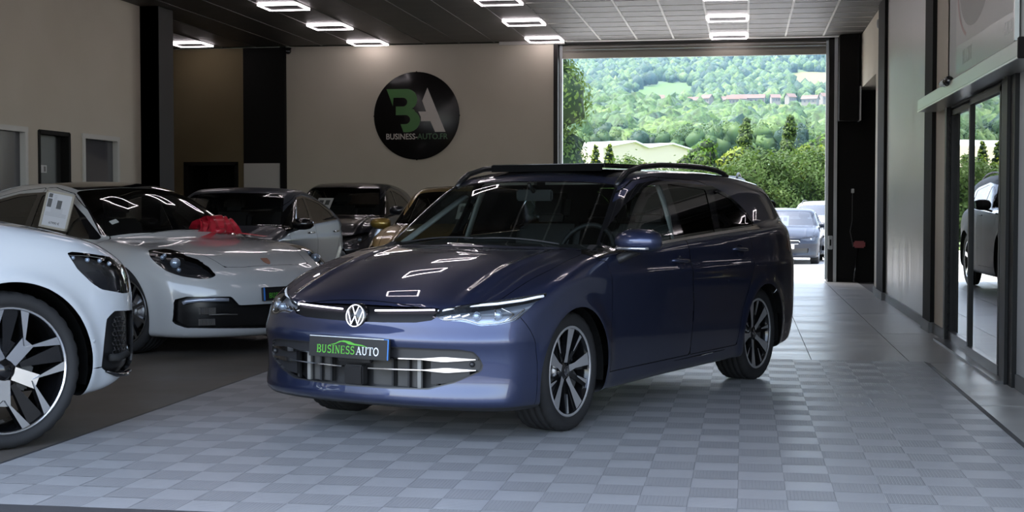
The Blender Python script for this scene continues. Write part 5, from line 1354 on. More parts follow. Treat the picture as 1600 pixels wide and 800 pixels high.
# --- white saloon with the red bow
p_white2 = paint('paint_white_warm', (.44, .45, .45), None, .3, .0, (.03, .03, .03))
def white_saloon():
    P = SALOON
    root, B = generic_car(dict(name='saloon_car', label='white sports saloon with oval headlights, lime brake caliper and red bow on the bonnet', P=P, at=(-4.571, 11.666, -.533), paint=p_white2, h=.025, arch=.392,
        lamps=[('diag', [(.41, .775), (.40, .83), (.44, .868), (.30, .868), (.20, .835), (.06, .776), (-.035, .718), (-.09, .66), (-.06, .632), (.03, .632), (.18, .655), (.30, .695)])] if False else
              [('side', [(.27, .84), (.225, .866), (.30, .872), (.42, .838), (.59, .780), (.70, .720), (.775, .663), (.78, .636), (.733, .632), (.634, .653), (.519, .693), (.40, .757), (.31, .81)])],
        lamp_inner=(.705, -.19), lamp_mat=mat('lamp_black', (.03, .03, .033), .2, .4), projectors=[(.50, .76, .765, .045), (.38, .80, .82, .02), (.36, .76, .845, .018), (.56, .77, .70, .02)],
        holes=[('front_intake', 'front', [(-.1, .418), (.44, .416), (.50, .488), (.80, .494), (.862, .470), (.862, .28), (.80, .243), (.2, .218), (-.1, .216)], mat('intake_black', (.006, .006, .006), .25), .05)],
        hood=[(.776, -.1), (.772, .28), (.74, .45), (.2, .60), (-.25, .68), (-.42, .66), (-.36, .4), (-.31, -.1)],
        ws=[(-.34, -.1), (-.37, .35), (-.50, .70), (-.56, .735), (-1.20, .55), (-1.15, .3), (-1.12, -.1)], roof_black=[(-1.14, -.1), (-1.17, .3), (-1.23, .52), (-2.5, .50), (-2.55, -.1)],
        dlo=[(-.52, .935), (-1.3, .955), (-2.5, .975), (-3.05, 1.02), (-2.9, 1.13), (-2.5, 1.25), (-2.0, 1.33), (-1.5, 1.345), (-1.2, 1.295), (-.85, 1.13)],
        wins=[[(-.66, .965), (-1.55, .975), (-1.60, 1.315), (-1.45, 1.315), (-1.2, 1.265), (-.9, 1.115)], [(-1.66, .98), (-2.5, 1.0), (-2.9, 1.05), (-2.75, 1.13), (-2.45, 1.225), (-2.0, 1.30), (-1.68, 1.322)]],
        doors=[[(-.50, .25), (-.48, .88), (-.42, .92), (-.85, 1.165), (-1.2, 1.33), (-1.5, 1.385), (-1.62, 1.385), (-1.62, .25)], [(-1.63, .25), (-1.63, 1.385), (-2.0, 1.36), (-2.5, 1.28), (-2.9, 1.15), (-2.95, 1.02), (-2.72, .85), (-2.6, .70), (-2.52, .25)]],
        lines=[('bumper_seam', 'side', [(.33, .605), (.47, .602)])],
        rear_window=[(-2.75, -.1), (-2.8, .45), (-3.4, .42), (-3.45, -.1)], rw_proj='top',
        mirror=(-.62, 1.0, 1.0, .9), mirror_sides=(), K=dict(R=.35, w=.275, rim=.272, dark=m_rdark, face=mat('rim_grey', (.10, .10, .10), .3, .8), spokes=five_spokes, n_sp=10, sp_w=.014, caliper=mat('caliper_lime', (.38, .52, .01), .35), cal=.15, inset=.012), steer=.14))
    dk = mat('gloss_black', (.006, .006, .007), .08, 0, .6)
    for sg in (1, -1):
        q = B.on_front([(.52, .462), (.62, .466), (.72, .466), (.80, .455), (.82, .44)], -.006); mb = MB(); mb.tube([(a[0], a[1] * sg, a[2]) for a in q], [.016] * 5, 8, flat=1.1); mb.build('daytime_lamp', mat('drl_lens', (.40, .45, .55), .12, .4, 1.0), root)
        for z in (.375, .285):
            mb = MB(); q = B.on_front([(.62, z), (.72, z)], -.03)
            for t in np.linspace(0, 1, 9): c = q[0] * (1 - t) + q[1] * t; mb.box((c[0] - .01, c[1] * sg - .003, z - .026), (c[0] + .01, c[1] * sg + .003, z + .026))
            tag(mb.build('radiator_fin', mat('fin_grey', (.20, .19, .18), .5, .5), root), kind='stuff')
        q = B.on_front([(.45, .34), (.56, .345), (.66, .345)], -.012); mb = MB(); mb.tube([(a[0], a[1] * sg, a[2]) for a in q], .005, 6); mb.build('intake_bar', mat('fin_grey', (.20, .19, .18), .5, .5), root)
    q = B.on_top([(.718, 0)], .002)[0]; Mq = frame_m(q, (0, 1, 0), (-.8, 0, .55)); mb = MB(); mb.prism([(-.035, .04), (.035, .04), (.036, 0), (.02, -.035), (0, -.048), (-.02, -.035), (-.036, 0)], 'z', 0, .004, M=Mq); mb.build('bonnet_crest', mat('crest_bronze', (.16, .07, .04), .3, .7), root)
    car_plate(root, B, 0, .50, -1)
    # windscreen stickers
    def ws_pt(x, y): return B.on_top([(x, y)], .002)[0]
    for x, y, w, nm in ((-.60, -.60, .05, 'paper_sticker'),):
        a = B.on_top([(x, y), (x, y + w * 1.4), (x - w, y + w * 1.4), (x - w, y)], .003); mb = MB(); mb.add([tuple(v) for v in a], [(0, 1, 2, 3)]); mb.build(nm, mat('sticker', (.42, .45, .43), .6), root)
    return root, B
# --- cars of the back row
CITY = stretch(HERO, .93, 1.0, 1.0, rw=.318)
CITY['tail'] = [(a, b + .34) for a, b in CITY['tail']]; CITY['gtail'] = [(.8, -3.00), (.95, -2.95), (1.1, -2.84), (1.25, -2.66), (1.38, -2.45), (1.5, -2.25)]
CITY['roof'] = [(-.05, .88), (-.24, .99), (-.55, 1.18), (-.83, 1.345), (-.98, 1.395), (-1.2, 1.425), (-1.5, 1.432), (-1.9, 1.415), (-2.4, 1.36), (-3.0, 1.24), (-3.5, 1.1)]
def hero_like(P, **kw):
    """panel outlines for a body built on the estate's front half"""
    d = dict(P=P, lamps=[('diag', [(-.196, .657), (-.14, .695), (.134, .735), (.33, .765), (.35, .74), (.26, .66), (.125, .612), (-.06, .615), (-.145, .631)])], projectors=[(.66, .70, .675, .028)],
        holes=[('front_grille', 'front', [(-.1, .66), (.42, .66), (.38, .54), (-.1, .52)], m_grille, .02), ('lower_intake', 'front', [(-.1, .42), (.62, .42), (.60, .30), (-.1, .27)], m_grille, .03)],
        hood=[(.79, -.1), (.79, .45), (.765, .50), (.592, .70), (.462, .715), (.141, .752), (-.20, .745), (-.35, .66), (-.30, .5), (-.235, .3), (-.21, -.1)],
        ws=[(-.20, -.1), (-.225, .25), (-.30, .55), (-.352, .70), (-.42, .715), (-.93, .575), (-.90, .40), (-.855, .2), (-.835, -.1)],
        dlo=[(-.20, .925), (-.70, .957), (-1.25, .990), (-1.9, 1.020), (-2.35, 1.045), (-2.28, 1.14), (-2.1, 1.22), (-1.85, 1.29), (-1.3, 1.345), (-1.05, 1.322), (-.78, 1.218), (-.56, 1.103), (-.36, .998)],
        wins=[[(-.36, .955), (-1.215, 1.004), (-1.275, 1.14), (-1.30, 1.318), (-1.07, 1.298), (-.80, 1.195), (-.58, 1.080), (-.44, 1.0)], [(-1.34, 1.012), (-1.85, 1.035), (-2.25, 1.06), (-2.18, 1.13), (-1.85, 1.25), (-1.37, 1.318)]],
        doors=[[(-.29, .285), (-.283, .80), (-.262, .90), (-.17, .915), (-.36, 1.012), (-.55, 1.125), (-.78, 1.242), (-1.05, 1.345), (-1.28, 1.37), (-1.322, 1.37), (-1.322, .285)], [(-1.33, .285), (-1.33, 1.37), (-1.85, 1.32), (-2.2, 1.22), (-2.36, 1.12), (-2.36, .95), (-2.25, .80), (-2.15, .65), (-2.05, .50), (-2.02, .285)]],
        rear_window=[(-.1, 1.08), (.58, 1.08), (.50, 1.28), (-.1, 1.31)], mirror=(-.50, .965, 1.005, .95), handle_z=.89,
        K=dict(R=.318, w=.225, rim=.232, n=48, dark=m_rdark, face=m_face, spokes=five_spokes), h=.03)
    d.update(kw); return d
def paper_in_screen(B, at, x, y, w, hgt, label, zg=FZ):
    """printed sheet standing behind the windscreen, as a thing of its own in room space"""
    X, Y, a = at; p = B.on_top([(x, y)], -.05)[0]
    s = thing('price_sheet', label, 'sign', (X + p[0] * math.cos(a) - p[1] * math.sin(a), Y + p[0] * math.sin(a) + p[1] * math.cos(a), p[2] + zg), a)
    Ms = frame_m((0, 0, 0), (0, 1, 0), (-.8, 0, .62))
    mb = MB(); mb.box((-w / 2, -hgt / 2, -.002), (w / 2, hgt / 2, .002), M=Ms); mb.build('sheet', mat('paper', (.80, .80, .79), .7), s)
    mb = MB(); mb.box((-w * .36, -.02, .0022), (-w * .08, hgt * .32, .003), M=Ms); mb.build('dark_block', mat('print_grey', (.12, .12, .12), .7), s)
    mb = MB(); mb.box((w * .06, -.02, .0022), (w * .34, hgt * .32, .003), M=Ms); mb.build('dark_block', mat('print_grey', (.12, .12, .12), .7), s)
    return s

def red_bow(at):
    """pleated ribbon bow lying on the bonnet below the screen"""
    X, Y, a = at; t = thing('ribbon_bow', 'big shiny red gift bow on the bonnet of the white sports saloon', 'bow', (X, Y, 0), a)
    m = mat('ribbon_red', (.42, .015, .03), .28, 0, .4)
    rng = random.Random(3); n = 10
    for k in range(n):
        y0 = -.225 + .45 * k / (n - 1); lean = R(-34 + 68 * k / (n - 1)) + R(rng.uniform(-4, 4)); hgt = .150 + .02 * rng.random() - .030 * abs(k - 4.5) / 4.5; w = .064
        Ml = Matrix.Translation((0, y0 * .72, 0)) @ Matrix.Rotation(lean, 4, 'X') @ Matrix.Rotation(R(-20 + rng.uniform(-6, 6)), 4, 'Y') @ Matrix.Rotation(R(18 * (-1) ** k), 4, 'Z')
        prof = [(-.045, .0), (-.055, .45), (-.045, .85), (-.012, 1.0), (.020, .92), (.035, .6), (.030, .25), (.0, 0)]
        mb = MB(); v = [Ml @ Vector((x, s * w / 2 * (.55 + .5 * z), z * hgt)) for s in (-1, 1) for x, z in prof]; q = len(prof)
        mb.add(v, [(i, i + 1, q + i + 1, q + i) for i in range(q - 1)], 0, True); mb.build('loop', m, t)
    mb = MB(); mb.ball((.02, 0, .025), (.03, .04, .025), 12, 8); mb.build('knot', m, t)
    for s in (-1, 1):
        mb = MB(); mb.add([(.03, s * .02, .02), (.05, s * .07, .02), (.20, s * .20, -.025), (.17, s * .26, -.02)], [(0, 1, 3, 2)]); mb.build('tail', m, t)
    return t
def framed_sheet(loc, rz, tilt, label):
    t = thing('price_sheet', label, 'sign', loc, rz)
    M = Matrix.Rotation(R(tilt), 4, 'Y') @ Matrix.Rotation(R(-10), 4, 'X')
    mb = MB()
    for p, q in (((-.135, -.008, -.165), (-.115, .008, .165)), ((.115, -.008, -.165), (.135, .008, .165)), ((-.135, -.008, -.165), (.135, .008, -.145)), ((-.135, -.008, .145), (.135, .008, .165))): mb.box(p, q, M=M)
    mb.build('frame', mat('frame_wood', (.42, .38, .31), .5), t)
    mb = MB(); mb.box((-.117, -.002, -.147), (.117, .004, .147), M=M); mb.build('sheet', mat('paper_white', (.60, .60, .62), .6), t)
    g = mat('print_grey', (.12, .12, .12), .7)
    for x0, x1, z0, z1 in ((-.105, -.07, .105, .14), (-.105, -.065, .02, .095), (-.015, .03, .015, .09)):
        mb = MB(); mb.box((x0, -.0035, z0), (x1, -.002, z1), M=M); mb.build('dark_block', g, t)
    mb = MB()
    for k in range(12): mb.box((-.06 if k > 3 else -.055, -.0032, .125 - k * .013), (-.025 if k < 8 else .05, -.002, .128 - k * .013), M=M)
    for k in range(3): mb.box((-.105, -.0032, -.03 - k * .012), (.095, -.002, -.027 - k * .012), M=M)
    mb.build('text_lines', mat('print_pale', (.36, .36, .37), .7), t); t.children[-1]['kind'] = 'stuff'
    text_obj('price', '67990 €', .030, mat('print_dark', (.04, .04, .04), .7), t, M @ frame_m((0, -.0036, -.115), (1, 0, 0), (0, 0, 1)), .0004)
    return t
def room_pt(at, p): X, Y, a = at; return (X + p[0] * math.cos(a) - p[1] * math.sin(a), Y + p[0] * math.sin(a) + p[1] * math.cos(a), p[2] + FZ)
def parked_inside():
    white_suv()
    root, B = white_saloon(); at = (-4.571, 11.666, -.533)
    bt = red_bow((*room_pt(at, (-.33, .33, 0))[:2], at[2])); bt.scale = (1.35, 1.5, 1.12); bt.location.z = B.on_top([(-.33, .40)])[0][2] + FZ + .004
    framed_sheet(room_pt(at, (-1.06, -.845, 1.175)), R(-2), 10, 'framed white price sheet hanging at the side window of the white sports saloon')
    # dark grey hatchback behind it
    P = stretch(CITY, 1.0, 1.0, 1.015)
    P['roof'] = P['roof'][:6] + [(-1.45, 1.445), (-1.8, 1.395), (-2.2, 1.29), (-2.6, 1.15), (-3.0, 1.0)]; P['gtail'] = [(a, b + .22) for a, b in P['gtail']]; P['tail'] = [(a, b + .15) for a, b in P['tail']]
    at = (-6.10, 15.5, R(-90))
    generic_car(hero_like(P, name='hatchback', label='dark grey hatchback with chrome-topped mirror behind the white sports saloon', at=at, paint=mat('paint_slate', (.032, .038, .052), .34, .15, .25, .3), mirror_mat=mat('gloss_black', (.006, .006, .007), .08, 0, .6), handle=mat('chrome', (.75, .75, .76), .12, 1.0)))
    P = stretch(CITY, .84, .93, 1.105)
    at = (-6.05, 20.1, R(-92))
    sx = lambda pts, fx=.84, fz=1.105: [(a * fx, b * fz) for a, b in pts]
    d = hero_like(P); 
    d.update(name='small_suv', label='black compact SUV with a sheet in its windscreen, against the back wall', at=at, paint=paint('paint_black', (.012, .013, .017), (.02, .022, .03), .3, .5),
        lamps=[('diag', [(a * .87, b * 1.105) for a, b in d['lamps'][0][1]])], projectors=[(.55, .66, .745, .03)], holes=[(n, p, [(u * .93, w * 1.105) for u, w in q], m, dd) for n, p, q, m, dd in d['holes']],
        hood=[(a * .84, b * .93) for a, b in d['hood']], ws=[(a * .84, b * .93) for a, b in d['ws']], dlo=sx(d['dlo']), wins=[sx(w) for w in d['wins']], doors=[sx(w) for w in d['doors']], rear_window=[(a * .93, b * 1.1) for a, b in d['rear_window']], mirror=(-.42, .93, 1.15, .95), handle_z=.99)
    r, B = generic_car(d)
    paper_in_screen(B, at, -.46, -.26, .24, .30, 'white price sheet behind the windscreen of the black compact SUV')
    P = stretch(CITY, 1.0, 1.0, 1.03); at = (-3.40, 16.1, R(-91))
    r, B = generic_car(hero_like(P, name='hatchback', label='mustard gold hatchback half hidden behind the blue estate car', at=at, paint=paint('paint_gold', (.26, .165, .030), (.42, .28, .06), .3, .6)))
    paper_in_screen(B, at, -.52, .10, .24, .30, 'white price sheet behind the windscreen of the mustard gold hatchback')

# ------------------------------------------------------------------ outdoors
def leafmat(name, c1, c2, scale=.5, tr=.35, grain=0):
    if name in MATS: return MATS[name]
    m = noisy(name, c1, c2, scale, 4, .6, lo=.3, hi=.7, spec=.25); N, L = nodes_of(m); b = N['Principled BSDF']
    if grain:                                  # leaf clusters too small to build: gap shade in the tone, and relief
        tc = N.new('ShaderNodeTexCoord'); g = N.new('ShaderNodeTexNoise'); g.inputs['Scale'].default_value = grain; g.inputs['Detail'].default_value = 3; L.new(tc.outputs['Object'], g.inputs['Vector'])
        old = b.inputs['Base Color'].links[0].from_socket; mm = N.new('ShaderNodeMix'); mm.data_type = 'RGBA'; mm.blend_type = 'MULTIPLY'; mm.inputs[0].default_value = 1
        r = ramp(N, [(.32, (.35, .38, .42)), (.62, (1.25, 1.25, 1.15))]); L.new(g.outputs[0], r.inputs[0]); L.new(old, mm.inputs[6]); L.new(r.outputs[0], mm.inputs[7]); L.new(mm.outputs[2], b.inputs['Base Color'])
        bp = N.new('ShaderNodeBump'); bp.inputs['Strength'].default_value = 1; bp.inputs['Distance'].default_value = 1.2; L.new(g.outputs[0], bp.inputs['Height']); L.new(bp.outputs[0], b.inputs['Normal'])
    t = N.new('ShaderNodeBsdfTranslucent'); t.inputs[0].default_value = (c2[0] * 1.1, c2[1] * 1.1, c2[2] * .8, 1)
    mx = N.new('ShaderNodeMixShader'); mx.inputs[0].default_value = tr
    L.new(b.outputs[0], mx.inputs[1]); L.new(t.outputs[0], mx.inputs[2]); L.new(mx.outputs[0], N['Material Output'].inputs[0])
    return m
def raw_mesh(name, V, F, m, smooth=False):
    """big triangle or quad meshes straight from arrays"""
    V = np.asarray(V, np.float32); F = np.asarray(F, np.int32); k = F.shape[1]
    me = bpy.data.meshes.new(name); me.vertices.add(len(V)); me.vertices.foreach_set('co', V.ravel())
    me.loops.add(F.size); me.loops.foreach_set('vertex_index', F.ravel()); me.polygons.add(len(F))
    me.polygons.foreach_set('loop_start', np.arange(0, F.size, k, dtype=np.int32)); me.polygons.foreach_set('loop_total', np.full(len(F), k, np.int32))
    if smooth: me.polygons.foreach_set('use_smooth', np.ones(len(F), bool))
    me.materials.append(m); me.update(); me.validate(); return me
def leaf_cloud(rng, pts, nrm, size, spread=.6):
    """one quad per point, tipped at random about the outward direction"""
    n = len(pts); a = rng.normal(size=(n, 3)); a /= np.linalg.norm(a, axis=1)[:, None]
    d = nrm + a * spread; d /= np.linalg.norm(d, axis=1)[:, None] + 1e-9
    u = np.cross(d, rng.normal(size=(n, 3))); u /= np.linalg.norm(u, axis=1)[:, None] + 1e-9; w = np.cross(d, u)
    s = size * (.6 + .8 * rng.random((n, 1)))
    V = np.stack([pts - u * s, pts - w * s * .55, pts + u * s, pts + w * s * .55], 1).reshape(-1, 3)
    return V, np.arange(4 * n).reshape(-1, 4)
def ico(sub):
    bm = bmesh.new(); bmesh.ops.create_icosphere(bm, subdivisions=sub, radius=1); bm.verts.index_update()
    v = np.array([p.co[:] for p in bm.verts]); f = np.array([[q.index for q in fc.verts] for fc in bm.faces]); bm.free(); return v, f
def crown_points(rng, n, blobs):
    """points on the outside of a union of balls (centre, radius)"""
    C_ = np.array([b[0] for b in blobs]); r = np.array([b[1] for b in blobs]); k = rng.choice(len(blobs), n, p=r ** 2 / (r ** 2).sum())
    d = rng.normal(size=(n, 3)); d /= np.linalg.norm(d, axis=1)[:, None]
    p = C_[k] + d * (r[k] * (.80 + .25 * rng.random(n)))[:, None]
    dist = np.linalg.norm(p[:, None, :] - C_[None], axis=2) / r[None]; keep = (dist > .72).all(1)
    return p[keep], d[keep]
m_bark = mat('bark', (.09, .07, .05), .8)
def leafy_tree(name, label, cat, loc, h, rad, n, size, lm, seed, group=None, trunk=.25, shape='round'):
    rng = np.random.default_rng(seed); t = thing(name, label, cat, loc, 0, group); bl = []
    for k in range(26 if shape == 'round' else 22):
        if shape == 'round':
            a = rng.random() * 6.283; z = trunk + (1 - trunk) * rng.random(); q = rad * math.sqrt(max(.05, 1 - ((z - trunk - .45 * (1 - trunk)) / (.62 * (1 - trunk))) ** 2)) * .68
            bl.append(((q * math.cos(a) * rng.random() ** .4, q * math.sin(a) * rng.random() ** .4, z * h * .93), rad * (.28 + .16 * rng.random())))
        else:
            z = trunk + (1 - trunk) * (k + .5) / 22; q = rad * (1 - z) ** .65 * .45
            for a in rng.random(2) * 6.283: bl.append(((q * math.cos(a), q * math.sin(a), z * h * .97), rad * (.15 + .46 * (1 - z) ** .7)))
    p, d = crown_points(rng, n, bl); V, F = leaf_cloud(rng, p, d, size)
    link(bpy.data.objects.new('foliage', raw_mesh('foliage', V, F, lm)), t)
    v, f = ico(2); VV = []; FF = []
    for c, r in bl: FF.append(f + len(v) * len(VV)); VV.append(v * r * .80 * (1 + .12 * rng.normal(size=(len(v), 1))) + np.array(c))
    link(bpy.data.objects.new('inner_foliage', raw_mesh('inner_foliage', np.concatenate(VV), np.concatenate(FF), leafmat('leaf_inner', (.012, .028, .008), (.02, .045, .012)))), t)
    mb = MB(); mb.tube([(0, 0, 0), (.03 * h, 0, h * .3), (0, .02 * h, h * .62), (.02 * h, 0, h * .85)], [rad * .10, rad * .08, rad * .05, rad * .02], 8); mb.build('trunk', m_bark, t)
    return t
m_tar = noisy('yard_concrete', (.40, .385, .36), (.50, .485, .455), .6, 5, .8, bump=.05, bscale=40)
mb = MB(); mb.prism([(23.65, -.6), (49.6, -.6), (49.6, -.30), (28.0, -.30), (23.65, -.03)], 'x', -70, 70); struct('ground', mb, m_tar)
mb = MB(); mb.box((-70, -40, -.3), (70, 4.2, -.03)); struct('ground', mb, noisy('forecourt', (.30, .30, .30), (.36, .36, .36), .6, 5, .8))
mb = MB(); mb.box((-80, 49.6, -.6), (80, 60, -.25)); mb.box((-140, 60, -.4), (140, 215, -.05)); struct('ground', mb, noisy('grass_field', (.07, .13, .03), (.12, .17, .05), .3, 5, .9))
# --- hill: terrain, fields, forest
TY = [60, 200, 450, 800, 1050, 1200, 1800, 2600, 3600]; TZ = [-2, 3, 14, 46, 76, 87, 172, 300, 500]
_ty = spl(list(zip([v / 100 for v in TY], TZ)), .5)
def terrain(x, y):
    x = np.asarray(x, float); y = np.asarray(y, float)
    return _ty(y / 100.0) + (4 * np.sin(x / 90 + y / 240) + 3 * np.sin(y / 130 - x / 60)) * np.clip((y - 300) / 600, 0, 1)
FIELDS = [(-82, 1400, 34, 175, .0), (-22, 2120, 46, 120, 1), (80, 1570, 34, 140, .85), (66, 1990, 9, 80, 1), (-113, 1265, 25, 85, .45), (13, 1190, 16, 45, .8), (-40, 1065, 75, 30, .3), (45, 1080, 50, 30, .5)]    # x, y, half sizes, 0 green .. 1 straw
def in_field(x, y, k=1.0):
    r = np.zeros(np.shape(x), bool)
    for fx, fy, a, b, _ in FIELDS: r |= ((x - fx) / a) ** 2 + ((y - fy) / b) ** 2 < k
    return r
ys = np.concatenate([np.arange(205, 1000, 25), np.arange(1000, 2000, 20), np.arange(2000, 3600, 60)]); us = np.linspace(-.30, .16, 80)
YY, UU = np.meshgrid(ys, us, indexing='ij'); XX = UU * YY; ZZ = terrain(XX, YY)
idx = np.arange(YY.size).reshape(YY.shape)
Fq = np.stack([idx[:-1, :-1], idx[:-1, 1:], idx[1:, 1:], idx[1:, :-1]], -1).reshape(-1, 4)
m_h = mat('hill_grass', (.10, .16, .05), .9); N_, L_ = nodes_of(m_h)
at_ = N_.new('ShaderNodeAttribute'); at_.attribute_name = 'field'; at_.attribute_type = 'GEOMETRY'
rp = ramp(N_, [(0, (.045, .085, .025)), (.2, (.040, .092, .006)), (.6, (.085, .095, .02)), (1, (.125, .105, .04))]); L_.new(at_.outputs['Fac'], rp.inputs[0]); L_.new(rp.outputs[0], N_['Principled BSDF'].inputs['Base Color'])
me = raw_mesh('hill', np.stack([XX.ravel(), YY.ravel(), ZZ.ravel()], 1), Fq, m_h, True)
fv = np.zeros(YY.size)
for fx, fy, a, b, t in FIELDS:
    e = ((XX.ravel() - fx) / a) ** 2 + ((YY.ravel() - fy) / b) ** 2; fv = np.where(e < 1.1, .2 + .8 * t, fv)
me.attributes.new('field', 'FLOAT', 'POINT').data.foreach_set('value', fv.astype(np.float32))
tag(link(bpy.data.objects.new('hill', me)), kind='structure')
rng = np.random.default_rng(11)
m_f = [leafmat('forest_%s' % n, a, b, .035, .15, .55) for n, a, b in (('mid', (.032, .075, .025), (.07, .13, .04)), ('pale', (.06, .12, .035), (.11, .175, .05)), ('deep', (.014, .042, .028), (.035, .075, .042)))]
# nearest woodland trees: each its own object
def wood_tree_mesh(seed, m):
    r_ = np.random.default_rng(seed); v, f = ico(2); VV = []; FF = []
    for k in range(13):
        a = r_.random() * 6.283; z = .35 + .6 * r_.random(); q = .62 * math.sqrt(max(.08, 1 - ((z - .62) / .45) ** 2)) * r_.random() ** .5
        FF.append(f + len(v) * k); VV.append(v * (.24 + .14 * r_.random()) * (1 + .16 * r_.normal(size=(len(v), 1))) * np.array([1, 1, .85]) + np.array([q * math.cos(a), q * math.sin(a), z]))
    bl = [(VV[k].mean(0), .30) for k in range(13)]; p, dd = crown_points(r_, 2600, bl); LV, LF = leaf_cloud(r_, p, dd, .045, .7)
    V0 = np.concatenate(VV); F0 = np.concatenate(FF); T = np.concatenate([LF[:, [0, 1, 2]], LF[:, [0, 2, 3]]])
    return raw_mesh('wood_tree', np.concatenate([V0 * .97, LV]), np.concatenate([F0, T + len(V0)]), m)
wm = [wood_tree_mesh(50 + k, m_f[k % 3]) for k in range(9)]
WL = {0: 'mid green round tree in the wood on the lower hillside', 1: 'pale green round tree in the wood on the lower hillside', 2: 'deep green round tree in the wood on the lower hillside'}
cnt = 0; k = 0
taken = []; wt = []
while cnt < 260 and k < 9000:
    k += 1; y = 455 + 340 * rng.random() ** 1.2; x = y * (-.165 + .235 * rng.random())
    if any((x - a) ** 2 + (y - b) ** 2 < 60 for a, b in taken): continue
    taken.append((x, y)); j = int(rng.integers(9)); o = bpy.data.objects.new('wood_tree', wm[j]); s = 7.5 + 4.5 * rng.random()
    o.location = (x, y, float(terrain(x, y)) - 1); o.scale = (s * .75, s * .75, s); o.rotation_euler = (0, 0, rng.random() * 6.28); link(o)
    wt.append((o, x, y, j % 3)); cnt += 1
def nth(k): return '%d%s' % (k, 'th' if 10 <= k % 100 <= 20 else {1: 'st', 2: 'nd', 3: 'rd'}.get(k % 10, 'th'))
RN = ('front', 'second', 'third', 'fourth', 'fifth', 'sixth', 'seventh', 'rear')
wt.sort(key=lambda q: q[2]); per = len(wt) // 8 + 1
for b_ in range(8):
    row = sorted(wt[b_ * per:(b_ + 1) * per], key=lambda q: q[1] / q[2])
    for k, (o, x, y, j) in enumerate(row):
        tag(o, '%s round tree, %s from the left in the %s row of the hillside wood' % (('mid green', 'pale green', 'deep green')[j], nth(k + 1), RN[b_]), 'tree', 'round trees of the lower hillside wood')
def forest(name, n, y0, y1, s0, s1, m, seed, sub, conifer=False, u0=-.26, u1=.12, power=.6):
    r_ = np.random.default_rng(seed); y = y0 + (y1 - y0) * r_.random(n * 2) ** power; x = y * (u0 + (u1 - u0) * r_.random(n * 2)); ok = ~(in_field(x, y, 1.05) | in_field(x, y + 45, 1.0) | in_field(x, y + 85, .8))
    ok &= ~((y > 980) & (y < 1200) & (r_.random(n * 2) < .62))
    x, y = x[ok][:n], y[ok][:n]; n = len(x); v, f = ico(sub); s = s0 + (s1 - s0) * r_.random(n)
    k_ = v[None] * (1 + .17 * r_.normal(size=(n, len(v), 1))); sc = np.stack([s * .62, s * .62, s * (1.5 if conifer else .8)], 1)
    if conifer: k_[..., :2] *= (1 - .75 * np.clip((v[None, :, 2:3] + 1) / 2, 0, 1)) * 1.1
    V = k_ * sc[:, None, :] + np.stack([x, y, terrain(x, y) + s * (.9 if conifer else .55)], 1)[:, None, :]
    F = (f[None] + (np.arange(n) * len(v))[:, None, None]).reshape(-1, 3)
    return tag(link(bpy.data.objects.new(name, raw_mesh(name, V.reshape(-1, 3), F, m))), label=None, kind='stuff')
fl = (('forest_low', 700, 455, 800, 7, 12, m_f[0], 1, 2), ('forest_low', 500, 455, 800, 6, 11, m_f[1], 2, 2), ('forest_low', 400, 480, 820, 6, 11, m_f[2], 3, 2),
      ('forest_high', 3600, 1000, 2700, 7, 12, m_f[0], 4, 1), ('forest_high', 3400, 1000, 2700, 6, 11, m_f[1], 5, 1), ('forest_high', 2600, 1000, 2700, 7, 12, m_f[2], 6, 1))
for a, t_ in zip(fl, ('mid green trees filling the lower wood', 'pale green trees filling the lower wood', 'deep green trees filling the lower wood', 'mid green forest covering the upper hillside', 'pale green forest covering the upper hillside', 'deep green forest covering the upper hillside')):
    o = forest(*a); o.name = 'forest'; o['label'] = t_; o['category'] = 'forest'
o = forest('forest', 500, 1650, 2700, 9, 14, m_f[2], 8, 1, True, .036, .10); o['label'] = 'dark conifer forest on the upper right of the hill'; o['category'] = 'forest'
# --- village
m_wall = mat('house_wall', (.19, .175, .155), .8); m_tile_r = mat('house_roof', (.12, .075, .06), .8); m_win = mat('house_window', (.08, .08, .09), .3)
HS = [(-104, 1060, 12, 8, 0), (-92, 1050, 9, 7, .4), (-80, 1068, 13, 8, -.2), (-62, 1056, 14, 9, .1), (-52, 1070, 9, 7, .7), (-38, 1062, 15, 9, .0), (-27, 1056, 10, 8, -.5), (-14, 1062, 12, 10, .3), (-4, 1075, 15, 9, 0), (8, 1070, 17, 9, -.1), (5, 1050, 13, 8, .4), (-3, 1010, 10, 7, .1), (-8, 985, 12, 7, 0), (24, 1085, 10, 8, .2), (34, 1078, 9, 7, .6), (46, 1074, 15, 10, -.3), (60, 1090, 12, 8, .5), (71, 1082, 11, 8, 0), (-112, 1045, 14, 8, .2), (-98, 1085, 10, 8, .1)]
HS.sort(key=lambda q: q[0] / q[1])
